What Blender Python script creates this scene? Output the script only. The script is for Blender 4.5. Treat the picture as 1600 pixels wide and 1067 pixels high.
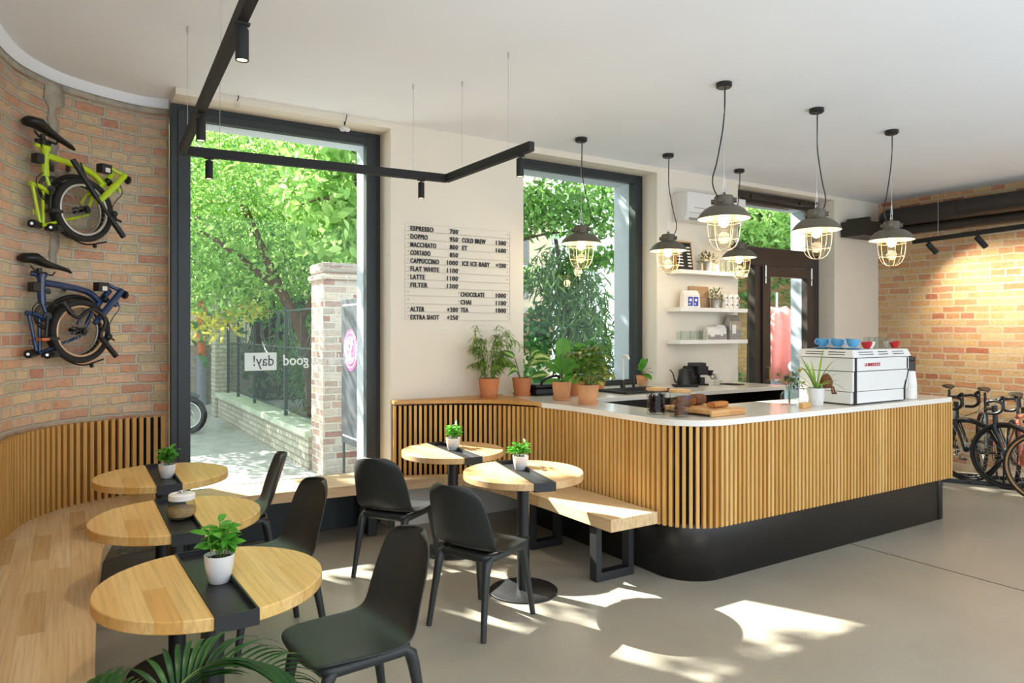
import bpy, math, random
from math import sin, cos, pi, radians as R
from mathutils import Vector, Matrix
import numpy as np

for _o in list(bpy.data.objects):
    bpy.data.objects.remove(_o)
SC = bpy.context.scene
COL = SC.collection
# ------------------------------------------------------------------ camera, sky, sun, exposure
cam = bpy.data.objects.new('camera', bpy.data.cameras.new('camera'))
COL.objects.link(cam)
cam.location = (0, 0, 1.63)
cam.rotation_euler = (R(90), 0, R(-32.1))
cam.data.sensor_width = 36
cam.data.lens = 36 * 1102 / 1600
cam.data.shift_y = -17.5 / 1600
cam.data.clip_end = 200
SC.camera = cam
W = bpy.data.worlds.new('daylight')
SC.world = W
W.use_nodes = True
_bg = W.node_tree.nodes['Background']
_bg.inputs['Color'].default_value = (0.80, 0.90, 1.0, 1)
_bg.inputs['Strength'].default_value = 1.35
sun = bpy.data.objects.new('sun', bpy.data.lights.new('sun', 'SUN'))
COL.objects.link(sun)
sun.data.energy = 14.0
sun.data.angle = R(0.6)
sun.data.color = (1.0, 0.97, 0.91)
_sd = Vector((0.432, -0.902, -0.775)).normalized()
sun.rotation_euler = _sd.to_track_quat('-Z', 'Y').to_euler()
sun.location = (-3, 12, 9)
VS = SC.view_settings
SC.display_settings.display_device = 'sRGB'
VS.view_transform = 'Standard'
VS.look = 'None'
VS.gamma = 1
VS.use_curve_mapping = False
VS.exposure = 0.95
SC.cycles.max_bounces = 9
SC.cycles.diffuse_bounces = 5
SC.cycles.glossy_bounces = 3
SC.cycles.transmission_bounces = 4
SC.cycles.transparent_max_bounces = 16
SC.cycles.caustics_reflective = False
SC.cycles.caustics_refractive = False
SC.cycles.sample_clamp_indirect = 6
rnd = random.Random(7)
nrg = np.random.default_rng(11)


# ------------------------------------------------------------------ mesh helpers
class M:
    def __init__(s):
        s.v = []; s.f = []; s.uv = {}

    def add(s, vs, fs, T=None):
        b = len(s.v)
        if T is not None:
            vs = [T @ Vector(p) for p in vs]
        s.v += [tuple(p) for p in vs]
        s.f += [tuple(i + b for i in f) for f in fs]
        return s

    def box(s, c, d, rz=0, T=None):
        x, y, z = d[0] / 2, d[1] / 2, d[2] / 2
        vs = [(-x, -y, -z), (x, -y, -z), (x, y, -z), (-x, y, -z), (-x, -y, z), (x, -y, z), (x, y, z), (-x, y, z)]
        m = Matrix.Translation(c) @ Matrix.Rotation(rz, 4, 'Z')
        if T is not None:
            m = T @ m
        return s.add(vs, [(0, 3, 2, 1), (4, 5, 6, 7), (0, 1, 5, 4), (1, 2, 6, 5), (2, 3, 7, 6), (3, 0, 4, 7)], m)

    def bx(s, x0, x1, y0, y1, z0, z1):
        return s.box(((x0 + x1) / 2, (y0 + y1) / 2, (z0 + z1) / 2), (abs(x1 - x0), abs(y1 - y0), abs(z1 - z0)))

    def tube(s, pts, r, n=8, closed=False, T=None, flat=1.0):
        P = [Vector(p) for p in pts]
        k = len(P)
        rs = list(r) if hasattr(r, '__len__') else [r] * k
        vs = []; fs = []
        up = None
        for i in range(k):
            if closed:
                t = P[(i + 1) % k] - P[i - 1]
            else:
                t = P[min(i + 1, k - 1)] - P[max(i - 1, 0)]
            if t.length < 1e-9:
                t = Vector((0, 0, 1))
            t.normalize()
            if up is None:
                up = Vector((0, 0, 1)) if abs(t.z) < 0.9 else Vector((1, 0, 0))
            a = t.cross(up)
            if a.length < 1e-6:
                a = t.orthogonal()
            a.normalize()
            b = a.cross(t).normalized()
            up = b
            for j in range(n):
                an = 2 * pi * j / n
                vs.append(P[i] + a * cos(an) * rs[i] + b * sin(an) * rs[i] * flat)
        m = k if closed else k - 1
        for i in range(m):
            for j in range(n):
                q = (i + 1) % k
                fs.append((i * n + j, i * n + (j + 1) % n, q * n + (j + 1) % n, q * n + j))
        if not closed:
            fs.append(tuple(range(n - 1, -1, -1)))
            fs.append(tuple((k - 1) * n + j for j in range(n)))
        return s.add(vs, fs, T)

    def lathe(s, prof, c=(0, 0, 0), n=24, T=None):
        vs = []; fs = []; rows = []
        for r, z in prof:
            if r < 1e-5:
                rows.append([len(vs)]); vs.append((c[0], c[1], c[2] + z))
            else:
                rows.append(list(range(len(vs), len(vs) + n)))
                vs += [(c[0] + r * cos(2 * pi * j / n), c[1] + r * sin(2 * pi * j / n), c[2] + z) for j in range(n)]
        for a, b in zip(rows[:-1], rows[1:]):
            for j in range(n):
                k = (j + 1) % n
                if len(a) == 1 and len(b) == 1:
                    continue
                if len(a) == 1:
                    fs.append((a[0], b[k], b[j]))
                elif len(b) == 1:
                    fs.append((a[j], a[k], b[0]))
                else:
                    fs.append((a[j], a[k], b[k], b[j]))
        return s.add(vs, fs, T)

    def cyl(s, p0, p1, r, n=16, r2=None):
        return s.tube([p0, p1], [r, r if r2 is None else r2], n)

    def prism(s, poly, z0, z1, T=None):
        n = len(poly)
        vs = [(p[0], p[1], z0) for p in poly] + [(p[0], p[1], z1) for p in poly]
        fs = [tuple(range(n - 1, -1, -1)), tuple(range(n, 2 * n))]
        fs += [(i, (i + 1) % n, n + (i + 1) % n, n + i) for i in range(n)]
        return s.add(vs, fs, T)

    def torus(s, c, R_, r, axis=(0, 0, 1), n=32, m=8, a0=0, a1=2 * pi, flat=1.0):
        q = Vector(axis).to_track_quat('Z', 'Y').to_matrix().to_4x4()
        full = abs(a1 - a0 - 2 * pi) < 1e-6
        k = n if full else n + 1
        pts = [(R_ * cos(a0 + (a1 - a0) * i / n), R_ * sin(a0 + (a1 - a0) * i / n), 0) for i in range(k)]
        return s.tube(pts, r, m, closed=full, T=Matrix.Translation(c) @ q, flat=flat)

    def ball(s, c, r, n=16, sc=(1, 1, 1), T=None):
        m = max(6, n // 2)
        prof = [(r * sin(pi * i / m), -r * cos(pi * i / m)) for i in range(m + 1)]
        prof[0] = (0, -r); prof[-1] = (0, r)
        t = Matrix.Translation(c) @ Matrix.Diagonal((sc[0], sc[1], sc[2], 1))
        return s.lathe(prof, n=n, T=(T @ t) if T is not None else t)

    def ribbon(s, pts, z0, z1, uvoff=0.0):
        """upright strip with uv in metres"""
        u = uvoff
        b0 = len(s.v)
        for p in pts:
            s.v += [(p[0], p[1], z0), (p[0], p[1], z1)]
        for i in range(len(pts) - 1):
            p, q = pts[i], pts[i + 1]
            L = math.hypot(q[0] - p[0], q[1] - p[1])
            a = b0 + 2 * i
            s.uv[len(s.f)] = [(u, z0), (u + L, z0), (u + L, z1), (u, z1)]
            s.f.append((a, a + 2, a + 3, a + 1))
            u += L
        return s

    def ubox(s, x0, x1, y0, y1, z0, z1):
        """box whose faces carry uv in metres"""
        b = len(s.f)
        s.bx(x0, x1, y0, y1, z0, z1)
        for k in range(b, len(s.f)):
            ps = [s.v[i] for i in s.f[k]]
            dx = max(p[0] for p in ps) - min(p[0] for p in ps)
            dy = max(p[1] for p in ps) - min(p[1] for p in ps)
            dz = max(p[2] for p in ps) - min(p[2] for p in ps)
            if dz < 1e-6:
                s.uv[k] = [(p[0], p[1]) for p in ps]
            elif dx < 1e-6:
                s.uv[k] = [(p[1] + .11, p[2]) for p in ps]
            else:
                s.uv[k] = [(p[0], p[2]) for p in ps]
        return s

    def build(s, name, mat, parent=None, loc=(0, 0, 0), smooth=40, bevel=0, rz=0, seg=2):
        me = bpy.data.meshes.new(name)
        me.from_pydata(s.v, [], s.f)
        if s.uv:
            l = me.uv_layers.new(name='UVMap')
            for pi_, poly in enumerate(me.polygons):
                if pi_ in s.uv:
                    for li, uv in zip(poly.loop_indices, s.uv[pi_]):
                        l.data[li].uv = uv
        me.update()
        if smooth:
            me.polygons.foreach_set('use_smooth', [True] * len(me.polygons))
            me.set_sharp_from_angle(angle=R(smooth))
        me.materials.append(mat)
        o = bpy.data.objects.new(name, me)
        COL.objects.link(o)
        o.location = loc
        o.rotation_euler = (0, 0, rz)
        if parent is not None:
            o.parent = parent
        if bevel:
            b = o.modifiers.new('bevel', 'BEVEL')
            b.width = bevel; b.segments = seg; b.limit_method = 'ANGLE'; b.angle_limit = R(50)
        return o


def thing(name, label, cat, loc=(0, 0, 0), rz=0, group=None):
    o = bpy.data.objects.new(name, None)
    COL.objects.link(o)
    o.empty_display_size = .1
    o.location = loc
    o.rotation_euler = (0, 0, rz)
    o['label'] = label
    o['category'] = cat
    if group:
        o['group'] = group
    return o


def tag(o, label, cat, group=None, kind=None):
    o['label'] = label
    o['category'] = cat
    if group:
        o['group'] = group
    if kind:
        o['kind'] = kind
    return o


def struct(o):
    o['kind'] = 'structure'
    return o


def kids(o):
    return [c for c in bpy.data.objects if c.parent == o]


def dup(root, loc, rz, label, scale=None):
    r = root.copy()
    COL.objects.link(r)
    r.location = loc
    r.rotation_euler = (0, 0, rz)
    if scale:
        r.scale = scale
    r['label'] = label
    for ch in kids(root):
        c = ch.copy(); COL.objects.link(c); c.parent = r
        for g in kids(ch):
            d = g.copy(); COL.objects.link(d); d.parent = c
    return r


def catmull(pts, n=8):
    out = []
    P = [Vector(p) for p in pts]
    P = [P[0] * 2 - P[1]] + P + [P[-1] * 2 - P[-2]]
    for i in range(1, len(P) - 2):
        for k in range(n):
            t = k / n
            a, b, c, d = P[i - 1], P[i], P[i + 1], P[i + 2]
            out.append(.5 * ((2 * b) + (c - a) * t + (2 * a - 5 * b + 4 * c - d) * t * t + (3 * b - a - 3 * c + d) * t ** 3))
    out.append(P[-2])
    return out


def resample(pts, step, off=0.0):
    """points and unit tangents every step along a 2d polyline"""
    out = []
    P = [Vector((p[0], p[1])) for p in pts]
    d = off
    for a, b in zip(P[:-1], P[1:]):
        L = (b - a).length
        if L < 1e-9:
            continue
        t = (b - a) / L
        while d <= L:
            out.append((a + t * d, t)); d += step
        d -= L
    return out


def offset2(pts, d):
    """offset an open 2d polyline to its right side by d"""
    out = []
    n = len(pts)
    for i in range(n):
        a = Vector(pts[max(i - 1, 0)][:2]); b = Vector(pts[min(i + 1, n - 1)][:2])
        t = (b - a).normalized()
        out.append((pts[i][0] + t.y * d, pts[i][1] - t.x * d))
    return out


# ------------------------------------------------------------------ materials
def lin(h):
    h = h.lstrip('#')
    o = []
    for i in (0, 2, 4):
        c = int(h[i:i + 2], 16) / 255
        o.append(c / 12.92 if c <= .04045 else ((c + .055) / 1.055) ** 2.4)
    return (o[0], o[1], o[2], 1)


class NT:
    def __init__(s, name):
        s.m = bpy.data.materials.new(name)
        s.m.use_nodes = True
        s.t = s.m.node_tree
        s.n = s.t.nodes
        s.p = s.n['Principled BSDF']
        s.out = s.n['Material Output']

    def new(s, typ, **kw):
        x = s.n.new(typ)
        for k, v in kw.items():
            if hasattr(x, k):
                setattr(x, k, v)
            else:
                x.inputs[k].default_value = v
        return x

    def link(s, a, b):
        s.t.links.new(a, b)

    def ramp(s, fac, stops, interp='LINEAR'):
        r = s.new('ShaderNodeValToRGB')
        r.color_ramp.interpolation = interp
        e = r.color_ramp.elements
        while len(e) < len(stops):
            e.new(.5)
        for x, (p, c) in zip(e, stops):
            x.position = p
            x.color = lin(c) if isinstance(c, str) else c
        s.link(fac, r.inputs[0])
        return r.outputs[0]

    def mix(s, fac, a, b, typ='MIX'):
        x = s.new('ShaderNodeMix', data_type='RGBA', blend_type=typ)
        for sock, v in ((x.inputs[0], fac), (x.inputs[6], a), (x.inputs[7], b)):
            if hasattr(v, 'is_linked'):
                s.link(v, sock)
            else:
                sock.default_value = v
        return x.outputs[2]

    def noise(s, vec, scale, detail=4, rough=.5, sc=None):
        if sc:
            mp = s.new('ShaderNodeMapping')
            mp.inputs['Scale'].default_value = sc
            s.link(vec, mp.inputs['Vector'])
            vec = mp.outputs[0]
        x = s.new('ShaderNodeTexNoise')
        x.inputs['Scale'].default_value = scale
        x.inputs['Detail'].default_value = detail
        x.inputs['Roughness'].default_value = rough
        s.link(vec, x.inputs['Vector'])
        return x.outputs['Fac']

    def co(s, kind='Object'):
        return s.new('ShaderNodeTexCoord').outputs[kind]

    def bump(s, h, strength=.2, dist=.01):
        b = s.new('ShaderNodeBump')
        b.inputs['Strength'].default_value = strength
        b.inputs['Distance'].default_value = dist
        s.link(h, b.inputs['Height'])
        s.link(b.outputs[0], s.p.inputs['Normal'])


def shade(c, k):
    return tuple(max(0, min(1, x * k)) for x in c[:3]) + (1,)


def pm(name, hexc, rough=.5, metal=0.0, var=.08, scale=12, bump=0.0, spec=.5, coat=0.0, sub=0.0):
    t = NT(name)
    c = lin(hexc)
    f = t.noise(t.co(), scale)
    t.link(t.ramp(f, [(.3, shade(c, 1 - var)), (.7, shade(c, 1 + var))]), t.p.inputs['Base Color'])
    t.p.inputs['Roughness'].default_value = rough
    t.p.inputs['Metallic'].default_value = metal
    t.p.inputs['Specular IOR Level'].default_value = spec
    if coat:
        t.p.inputs['Coat Weight'].default_value = coat
        t.p.inputs['Coat Roughness'].default_value = .1
    if bump:
        t.bump(t.noise(t.co(), scale * 6), bump, .004)
    return t.m


def emis(name, hexc, strength):
    t = NT(name)
    t.p.inputs['Base Color'].default_value = (1, 1, 1, 1)
    t.p.inputs['Emission Color'].default_value = lin(hexc)
    t.p.inputs['Emission Strength'].default_value = strength
    return t.m


def glassy(name, tint=(1, 1, 1, 1), ior=1.45, rough=0.0, gloss=1.0):
    t = NT(name)
    t.n.remove(t.p)
    tr = t.new('ShaderNodeBsdfTransparent'); tr.inputs[0].default_value = tint
    gl = t.new('ShaderNodeBsdfGlossy'); gl.inputs['Roughness'].default_value = rough
    gl.inputs[0].default_value = (gloss, gloss, gloss, 1)
    fr = t.new('ShaderNodeFresnel'); fr.inputs[0].default_value = ior
    mx = t.new('ShaderNodeMixShader')
    ge = t.new('ShaderNodeNewGeometry')
    fm = t.new('ShaderNodeMath', operation='SUBTRACT', use_clamp=True)
    t.link(fr.outputs[0], fm.inputs[0]); t.link(ge.outputs['Backfacing'], fm.inputs[1])
    t.link(fm.outputs[0], mx.inputs[0]); t.link(tr.outputs[0], mx.inputs[1]); t.link(gl.outputs[0], mx.inputs[2])
    t.link(mx.outputs[0], t.out.inputs[0])
    return t.m


def brickmat(name, tones, mortar, bw=.25, rh=.082, ms=.012, uv=True, rough=.9, patch=None, bump=.9, stain=.25):
    t = NT(name)
    co = t.co('UV' if uv else 'Object')
    # slightly wavy courses
    nv = t.new('ShaderNodeTexNoise'); nv.inputs['Scale'].default_value = 9; nv.inputs['Detail'].default_value = 3
    t.link(co, nv.inputs['Vector'])
    wv = t.new('ShaderNodeVectorMath', operation='MULTIPLY_ADD')
    sb = t.new('ShaderNodeVectorMath', operation='SUBTRACT'); sb.inputs[1].default_value = (.5, .5, .5)
    t.link(nv.outputs['Color'], sb.inputs[0])
    t.link(sb.outputs[0], wv.inputs[0]); wv.inputs[1].default_value = (.034, .026, 0); t.link(co, wv.inputs[2])
    b = t.new('ShaderNodeTexBrick')
    b.offset = .5; b.squash = .62; b.squash_frequency = 3
    b.inputs['Color1'].default_value = (0, 0, 0, 1); b.inputs['Color2'].default_value = (1, 1, 1, 1)
    b.inputs['Mortar'].default_value = (.5, .5, .5, 1)
    b.inputs['Scale'].default_value = 1; b.inputs['Mortar Size'].default_value = ms
    b.inputs['Mortar Smooth'].default_value = .25
    b.inputs['Brick Width'].default_value = bw; b.inputs['Row Height'].default_value = rh
    t.link(wv.outputs[0], b.inputs['Vector'])
    n = len(tones)
    col = t.ramp(b.outputs['Color'], [(i / (n - 1), c) for i, c in enumerate(tones)])
    fine = t.noise(co, 26, 6, .65)
    col = t.mix(.5, col, t.ramp(fine, [(.25, '#8a8078'), (.5, '#bcbcbc'), (.8, '#e0d8cc')]), 'OVERLAY')
    big = t.noise(co, 2.2, 3)
    col = t.mix(t.ramp(big, [(.48, (0, 0, 0, 1)), (.75, (stain, stain, stain, 1))]), col, lin(mortar))
    mcol = t.mix(.5, lin(mortar), t.ramp(t.noise(co, 40, 4), [(.3, '#8a8070'), (.7, '#d8d0c0')]), 'SOFT_LIGHT')
    mask = b.outputs['Fac']
    col = t.mix(mask, col, mcol)
    if patch:
        pn = t.noise(co, 1.7, 5, .6)
        pf = t.ramp(pn, [(.57, (0, 0, 0, 1)), (.63, (.85, .85, .85, 1))])
        col = t.mix(pf, col, mcol)
    t.link(col, t.p.inputs['Base Color'])
    t.p.inputs['Roughness'].default_value = rough
    t.p.inputs['Specular IOR Level'].default_value = .2
    inv = t.new('ShaderNodeMath', operation='MULTIPLY_ADD')
    t.link(mask, inv.inputs[0]); inv.inputs[1].default_value = -1
    t.link(fine, inv.inputs[2])
    t.bump(inv.outputs[0], bump, .012)
    return t.m


def woodmat(name, tones, stave=(.5, .06), rot=0, rough=.38, grain='#8d6a42', uvless=True, spec=.35):
    """planked timber; staves run along local x turned by rot"""
    t = NT(name)
    co = t.co()
    mp = t.new('ShaderNodeMapping'); mp.inputs['Rotation'].default_value = (0, 0, rot)
    t.link(co, mp.inputs['Vector'])
    v = mp.outputs[0]
    b = t.new('ShaderNodeTexBrick'); b.offset = .37; b.offset_frequency = 2
    b.inputs['Color1'].default_value = (0, 0, 0, 1); b.inputs['Color2'].default_value = (1, 1, 1, 1)
    b.inputs['Scale'].default_value = 1; b.inputs['Mortar Size'].default_value = .0012
    b.inputs['Mortar'].default_value = (.35, .35, .35, 1); b.inputs['Mortar Smooth'].default_value = .6
    b.inputs['Brick Width'].default_value = stave[0]; b.inputs['Row Height'].default_value = stave[1]
    t.link(v, b.inputs['Vector'])
    n = len(tones)
    col = t.ramp(b.outputs['Color'], [(i / (n - 1), c) for i, c in enumerate(tones)])
    g = t.noise(v, 1, 6, .6, sc=(2.2, 75, 20))
    g2 = t.noise(v, 1, 3, .5, sc=(1.6, 12, 6))
    col = t.mix(t.ramp(g, [(.45, (0, 0, 0, 1)), (.75, (.5, .5, .5, 1))]), col, lin(grain))
    col = t.mix(.2, col, t.ramp(g2, [(.3, '#9a9488'), (.7, '#d4d0c8')]), 'OVERLAY')
    t.link(col, t.p.inputs['Base Color'])
    t.p.inputs['Roughness'].default_value = rough
    t.p.inputs['Specular IOR Level'].default_value = spec
    return t.m


def slatmat(name, tones):
    t = NT(name)
    co = t.co()
    per = t.new('ShaderNodeTexWhiteNoise', noise_dimensions='2D')
    sn = t.new('ShaderNodeVectorMath', operation='SNAP'); sn.inputs[1].default_value = (.06, .06, 50)
    t.link(co, sn.inputs[0]); t.link(sn.outputs[0], per.inputs['Vector'])
    n = len(tones)
    col = t.ramp(per.outputs['Value'], [(i / (n - 1), c) for i, c in enumerate(tones)])
    g = t.noise(co, 1, 6, .6, sc=(60, 60, 3))
    col = t.mix(t.ramp(g, [(.45, (0, 0, 0, 1)), (.8, (.45, .45, .45, 1))]), col, lin('#8a5c26'))
    t.link(col, t.p.inputs['Base Color'])
    t.p.inputs['Roughness'].default_value = .5
    t.p.inputs['Specular IOR Level'].default_value = .3
    return t.m


def leafmat(name, tones, scale=3.0, trans=.35, rough=.45, vein=None):
    t = NT(name)
    t.n.remove(t.p)
    g = t.new('ShaderNodeNewGeometry')
    n = len(tones)
    col = t.ramp(g.outputs['Random Per Island'], [(i / (n - 1), c) for i, c in enumerate(tones)])
    f = t.noise(t.co(), scale, 2)
    col = t.mix(.35, col, t.ramp(f, [(.3, '#606060'), (.7, '#a8a8a8')]), 'OVERLAY')
    d = t.new('ShaderNodeBsdfPrincipled'); d.inputs['Roughness'].default_value = rough
    d.inputs['Specular IOR Level'].default_value = .35
    tl = t.new('ShaderNodeBsdfTranslucent')
    mx = t.new('ShaderNodeMixShader'); mx.inputs[0].default_value = trans
    t.link(col, d.inputs['Base Color'])
    t.link(col, tl.inputs[0])
    t.link(d.outputs[0], mx.inputs[1]); t.link(tl.outputs[0], mx.inputs[2])
    t.link(mx.outputs[0], t.out.inputs[0])
    return t.m


MT = {}
MT['brick_left'] = brickmat('old_brick', ['#c0b490', '#e0c69e', '#e4b890', '#da9f80', '#e6cba0', '#cc9278', '#e6c6a6', '#daa888'], '#ccc2b0', bw=.215, rh=.073, ms=.0105, patch=True, stain=.45)
MT['brick_right'] = brickmat('lit_brick', ['#ae6c52', '#c8986a', '#ccab78', '#c08c68', '#d0b488', '#c4a274', '#be8264', '#cca87a'], '#cabba2', bw=.27, rh=.084, ms=.011, stain=.22)
MT['brick_pillar'] = brickmat('weathered_brick', ['#a08476', '#bdb4a8', '#9c7064', '#b0a8a0', '#c6beb2', '#ae9080', '#c8bba8'], '#cbc6bb', bw=.27, rh=.082)
MT['brick_pale'] = brickmat('pale_brick', ['#b7b6a4', '#c6c4b4', '#aaa999', '#bdb9a8'], '#a09c8c', bw=.25, rh=.08, stain=.1)
MT['brick_ivy'] = brickmat('garden_brick', ['#9c7a4c', '#b08c58', '#8f6a40', '#ab8a5e'], '#8e8062', bw=.28, rh=.085)
MT['paint'] = pm('wall_paint', '#e1d9ca', .8, var=.015, scale=3, bump=.05, spec=.25)
MT['ceil'] = pm('ceiling_paint', '#eef2f8', .85, var=.012, scale=2, spec=.2)
MT['plaster'] = pm('grey_plaster', '#a59c8c', .9, var=.2, scale=14, bump=.3)
MT['render'] = pm('blue_render', '#c3ccd4', .9, var=.08, scale=60, bump=.5)
MT['frame'] = pm('anthracite_frame', '#252b2d', .45, var=.06, scale=5)
MT['brownframe'] = pm('dark_brown_frame', '#3a302a', .45, var=.08, scale=5)
MT['black'] = pm('black_metal', '#1e1e1f', .42, var=.1, scale=9)
MT['blackmatte'] = pm('matte_black', '#171615', .7, var=.1, scale=30)
MT['kick'] = pm('black_laminate', '#232120', .35, var=.08, scale=4)
MT['backing'] = pm('dark_backing', '#0f0d0b', .9, var=.1, scale=5)
MT['slat'] = slatmat('oak_slat', ['#c9954f', '#d8ab64', '#d0a056', '#deb470', '#c58f48'])
MT['slatleft'] = slatmat('oak_slat_wall', ['#c08e4a', '#cc9c58', '#c49450', '#d0a260'])
MT['bench'] = woodmat('oak_worktop', ['#d2b184', '#e2c79c', '#d8b98c', '#e6cea6', '#caa878', '#dcbe92'], (.52, .085), rot=R(90))
MT['benchx'] = woodmat('oak_worktop_window', ['#c8a57c', '#dcc09a', '#d0ae86', '#dcc09a', '#ccaa80'], (.6, .07), rot=R(5))
MT['table'] = woodmat('oak_table', ['#d6aa62', '#dfb873', '#d0a058', '#e2be7e', '#d9b06a'], (.9, .075), rot=R(90), rough=.33)
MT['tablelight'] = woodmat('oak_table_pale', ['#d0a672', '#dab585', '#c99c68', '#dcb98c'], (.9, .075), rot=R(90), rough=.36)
MT['cap'] = woodmat('oak_cap', ['#c08a48', '#cd9a58', '#c69250'], (1.2, .2))
MT['board'] = woodmat('cutting_board', ['#cf9c5c', '#d9aa6c', '#c8925a'], (.5, .05))
MT['marble'] = pm('white_quartz', '#e3ded3', .18, var=.02, scale=6, spec=.5)
MT['white'] = pm('white_gloss', '#dddbd7', .3, var=.01, scale=4)
MT['whitematte'] = pm('white_satin', '#e8e5df', .55, var=.02, scale=6)
MT['chair'] = pm('charcoal_plastic', '#2a2d2c', .42, var=.12, scale=90, bump=.12)
MT['glass'] = glassy('pane_glass', (.97, .99, .98, 1), 1.42, gloss=.6)
MT['jarglass'] = glassy('jar_glass', (.94, .96, .95, 1), 1.4, gloss=.6)
MT['lampglass'] = glassy('lamp_glass', (.95, .91, .80, 1), 1.35, gloss=.7)
MT['terra'] = pm('terracotta', '#c97f52', .8, var=.08, scale=20, bump=.1)
MT['terralight'] = pm('pale_terracotta', '#d69a6c', .8, var=.06, scale=20, bump=.1)
MT['potwhite'] = pm('white_ceramic', '#dedcda', .35, var=.02, scale=10)
MT['soil'] = pm('potting_soil', '#2c2018', .95, var=.4, scale=80, bump=.6)
MT['lime'] = pm('lime_paint', '#b9d60e', .25, var=.04, scale=6, coat=.5)
MT['blue'] = pm('navy_paint', '#10335f', .25, var=.06, scale=6, coat=.5)
MT['rubber'] = pm('tyre_rubber', '#23211f', .75, var=.15, scale=60)
MT['tan'] = pm('tan_sidewall', '#b98a58', .7, var=.08, scale=30)
MT['alu'] = pm('brushed_aluminium', '#c9cacb', .28, .9, var=.05, scale=30)
MT['reflect'] = pm('reflective_band', '#d9d3c8', .35, .3, var=.04, scale=20)
MT['bronzeband'] = pm('warm_reflective_band', '#dcb58e', .35, .3, var=.05, scale=20)
MT['dark'] = pm('dark_plastic', '#151515', .4, var=.1, scale=20)
MT['shade'] = pm('enamel_shade', '#5c5649', .45, var=.12, scale=40, bump=.05)
MT['shadein'] = pm('cream_enamel', '#f2ead6', .4, var=.02, scale=8)
MT['cage'] = pm('cage_wire', '#b6ad9c', .35, .5, var=.1, scale=20)
MT['bulb'] = emis('glowing_bulb', '#ffedc4', 3.2)
MT['lens'] = emis('spot_lens', '#ffdcae', 4)
MT['letter'] = pm('black_letter', '#1c1a18', .6, var=.05, scale=20)
MT['rail'] = pm('clear_rail', '#d2cabb', .3, var=.02, scale=10)
MT['vinyl'] = pm('white_vinyl', '#f2f4f4', .6, var=.01, scale=10)
MT['pink'] = pm('magenta_print', '#d5578a', .6, var=.05, scale=10)
MT['redtext'] = pm('red_badge', '#b3262c', .4, var=.05, scale=10)
MT['redframe'] = pm('coral_paint', '#b8604c', .3, var=.1, scale=10)
MT['redcup'] = pm('red_glaze', '#b8222a', .25, var=.05, scale=10)
MT['bluecup'] = pm('sky_blue_glaze', '#5fa3cf', .25, var=.05, scale=10)
MT['coffee'] = pm('roasted_beans', '#33180e', .45, var=.6, scale=140, bump=.8)
MT['cookie'] = pm('brown_cookies', '#8a5330', .8, var=.4, scale=60, bump=.8)
MT['sugar'] = pm('brown_sugar', '#b9966a', .9, var=.15, scale=90, bump=.5)
MT['bread'] = pm('dark_crust', '#6e4020', .85, var=.4, scale=50, bump=.8)
MT['crumb'] = pm('cake_crumb', '#b9773a', .85, var=.25, scale=60, bump=.6)
MT['kraft'] = pm('kraft_card', '#a98a68', .8, var=.06, scale=20)
MT['paper'] = pm('white_paper', '#e6e3dc', .75, var=.02, scale=14)
MT['bluep'] = pm('blue_print', '#2f49a8', .6, var=.08, scale=30)
MT['greyp'] = pm('grey_dot_print', '#8d8a86', .7, var=.4, scale=220)
MT['tin'] = pm('zinc_tin', '#b9b6ae', .35, .8, var=.12, scale=25)
MT['bark'] = pm('tree_bark', '#5b4634', .9, var=.3, scale=20, bump=.6)
MT['stem'] = pm('green_stem', '#5f7a32', .6, var=.15, scale=20)
MT['asphalt'] = pm('worn_pavement', '#a9a9a4', .9, var=.14, scale=5, bump=.2)
MT['stonecap'] = pm('mossy_coping', '#b4bda6', .9, var=.2, scale=8, bump=.3)
MT['iron'] = pm('green_iron', '#3c4a42', .6, var=.1, scale=15)
MT['sign'] = pm('charcoal_sign', '#4b4f53', .5, var=.05, scale=5)
MT['peach'] = pm('peach_render', '#d9b48e', .9, var=.1, scale=3)
MT['creamw'] = pm('cream_render', '#e8ddc6', .9, var=.06, scale=3)
MT['rust'] = pm('orange_pipe', '#c9703f', .7, var=.12, scale=10)
MT['greypipe'] = pm('grey_downpipe', '#85888c', .6, var=.1, scale=10)
MT['parasol'] = pm('coral_canvas', '#e88a80', .85, var=.08, scale=12)
MT['parasolpale'] = pm('pale_canvas', '#c9d2dd', .85, var=.05, scale=12)
MT['duct'] = pm('dark_duct', '#2b2420', .5, var=.15, scale=5)
MT['leaf_tree'] = leafmat('tree_leaf', ['#6f9f42', '#a4c96a', '#88b854', '#bfdf88', '#98c466', '#d6eca0'], 1.2, .5)
MT['leaf_dark'] = leafmat('dark_leaf', ['#4f8a48', '#66a058', '#78b066', '#5c9460'], 1.5, .4)
MT['leaf_yellow'] = leafmat('yellow_leaf', ['#dcd050', '#e8de6a', '#c8cc50', '#eee488'], 1.5, .5)
MT['leaf_maple'] = leafmat('maple_leaf', ['#4f7f36', '#86b452', '#5f9440', '#a8cf74', '#74a64a', '#3f6c30'], 1.6, .45)
MT['leaf_bamboo'] = leafmat('bamboo_leaf', ['#5c8a44', '#7fac5c', '#98c474', '#6c9a4e', '#4c783c'], 2, .45)
MT['leaf_pot'] = leafmat('young_leaf', ['#479a2c', '#66b63c', '#54a834', '#86ca50'], 30, .4, .35)
MT['leaf_spray'] = leafmat('fine_leaf', ['#86ac48', '#a2c45e', '#749c3c', '#96ba52'], 20, .35)
MT['leaf_fig'] = leafmat('fiddle_leaf', ['#5aa236', '#70b446', '#458a2e'], 14, .4, .35)
MT['leaf_deep'] = leafmat('deep_green_leaf', ['#35702e', '#478a38', '#3c7034', '#5aa046'], 18, .25, .35)
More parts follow.
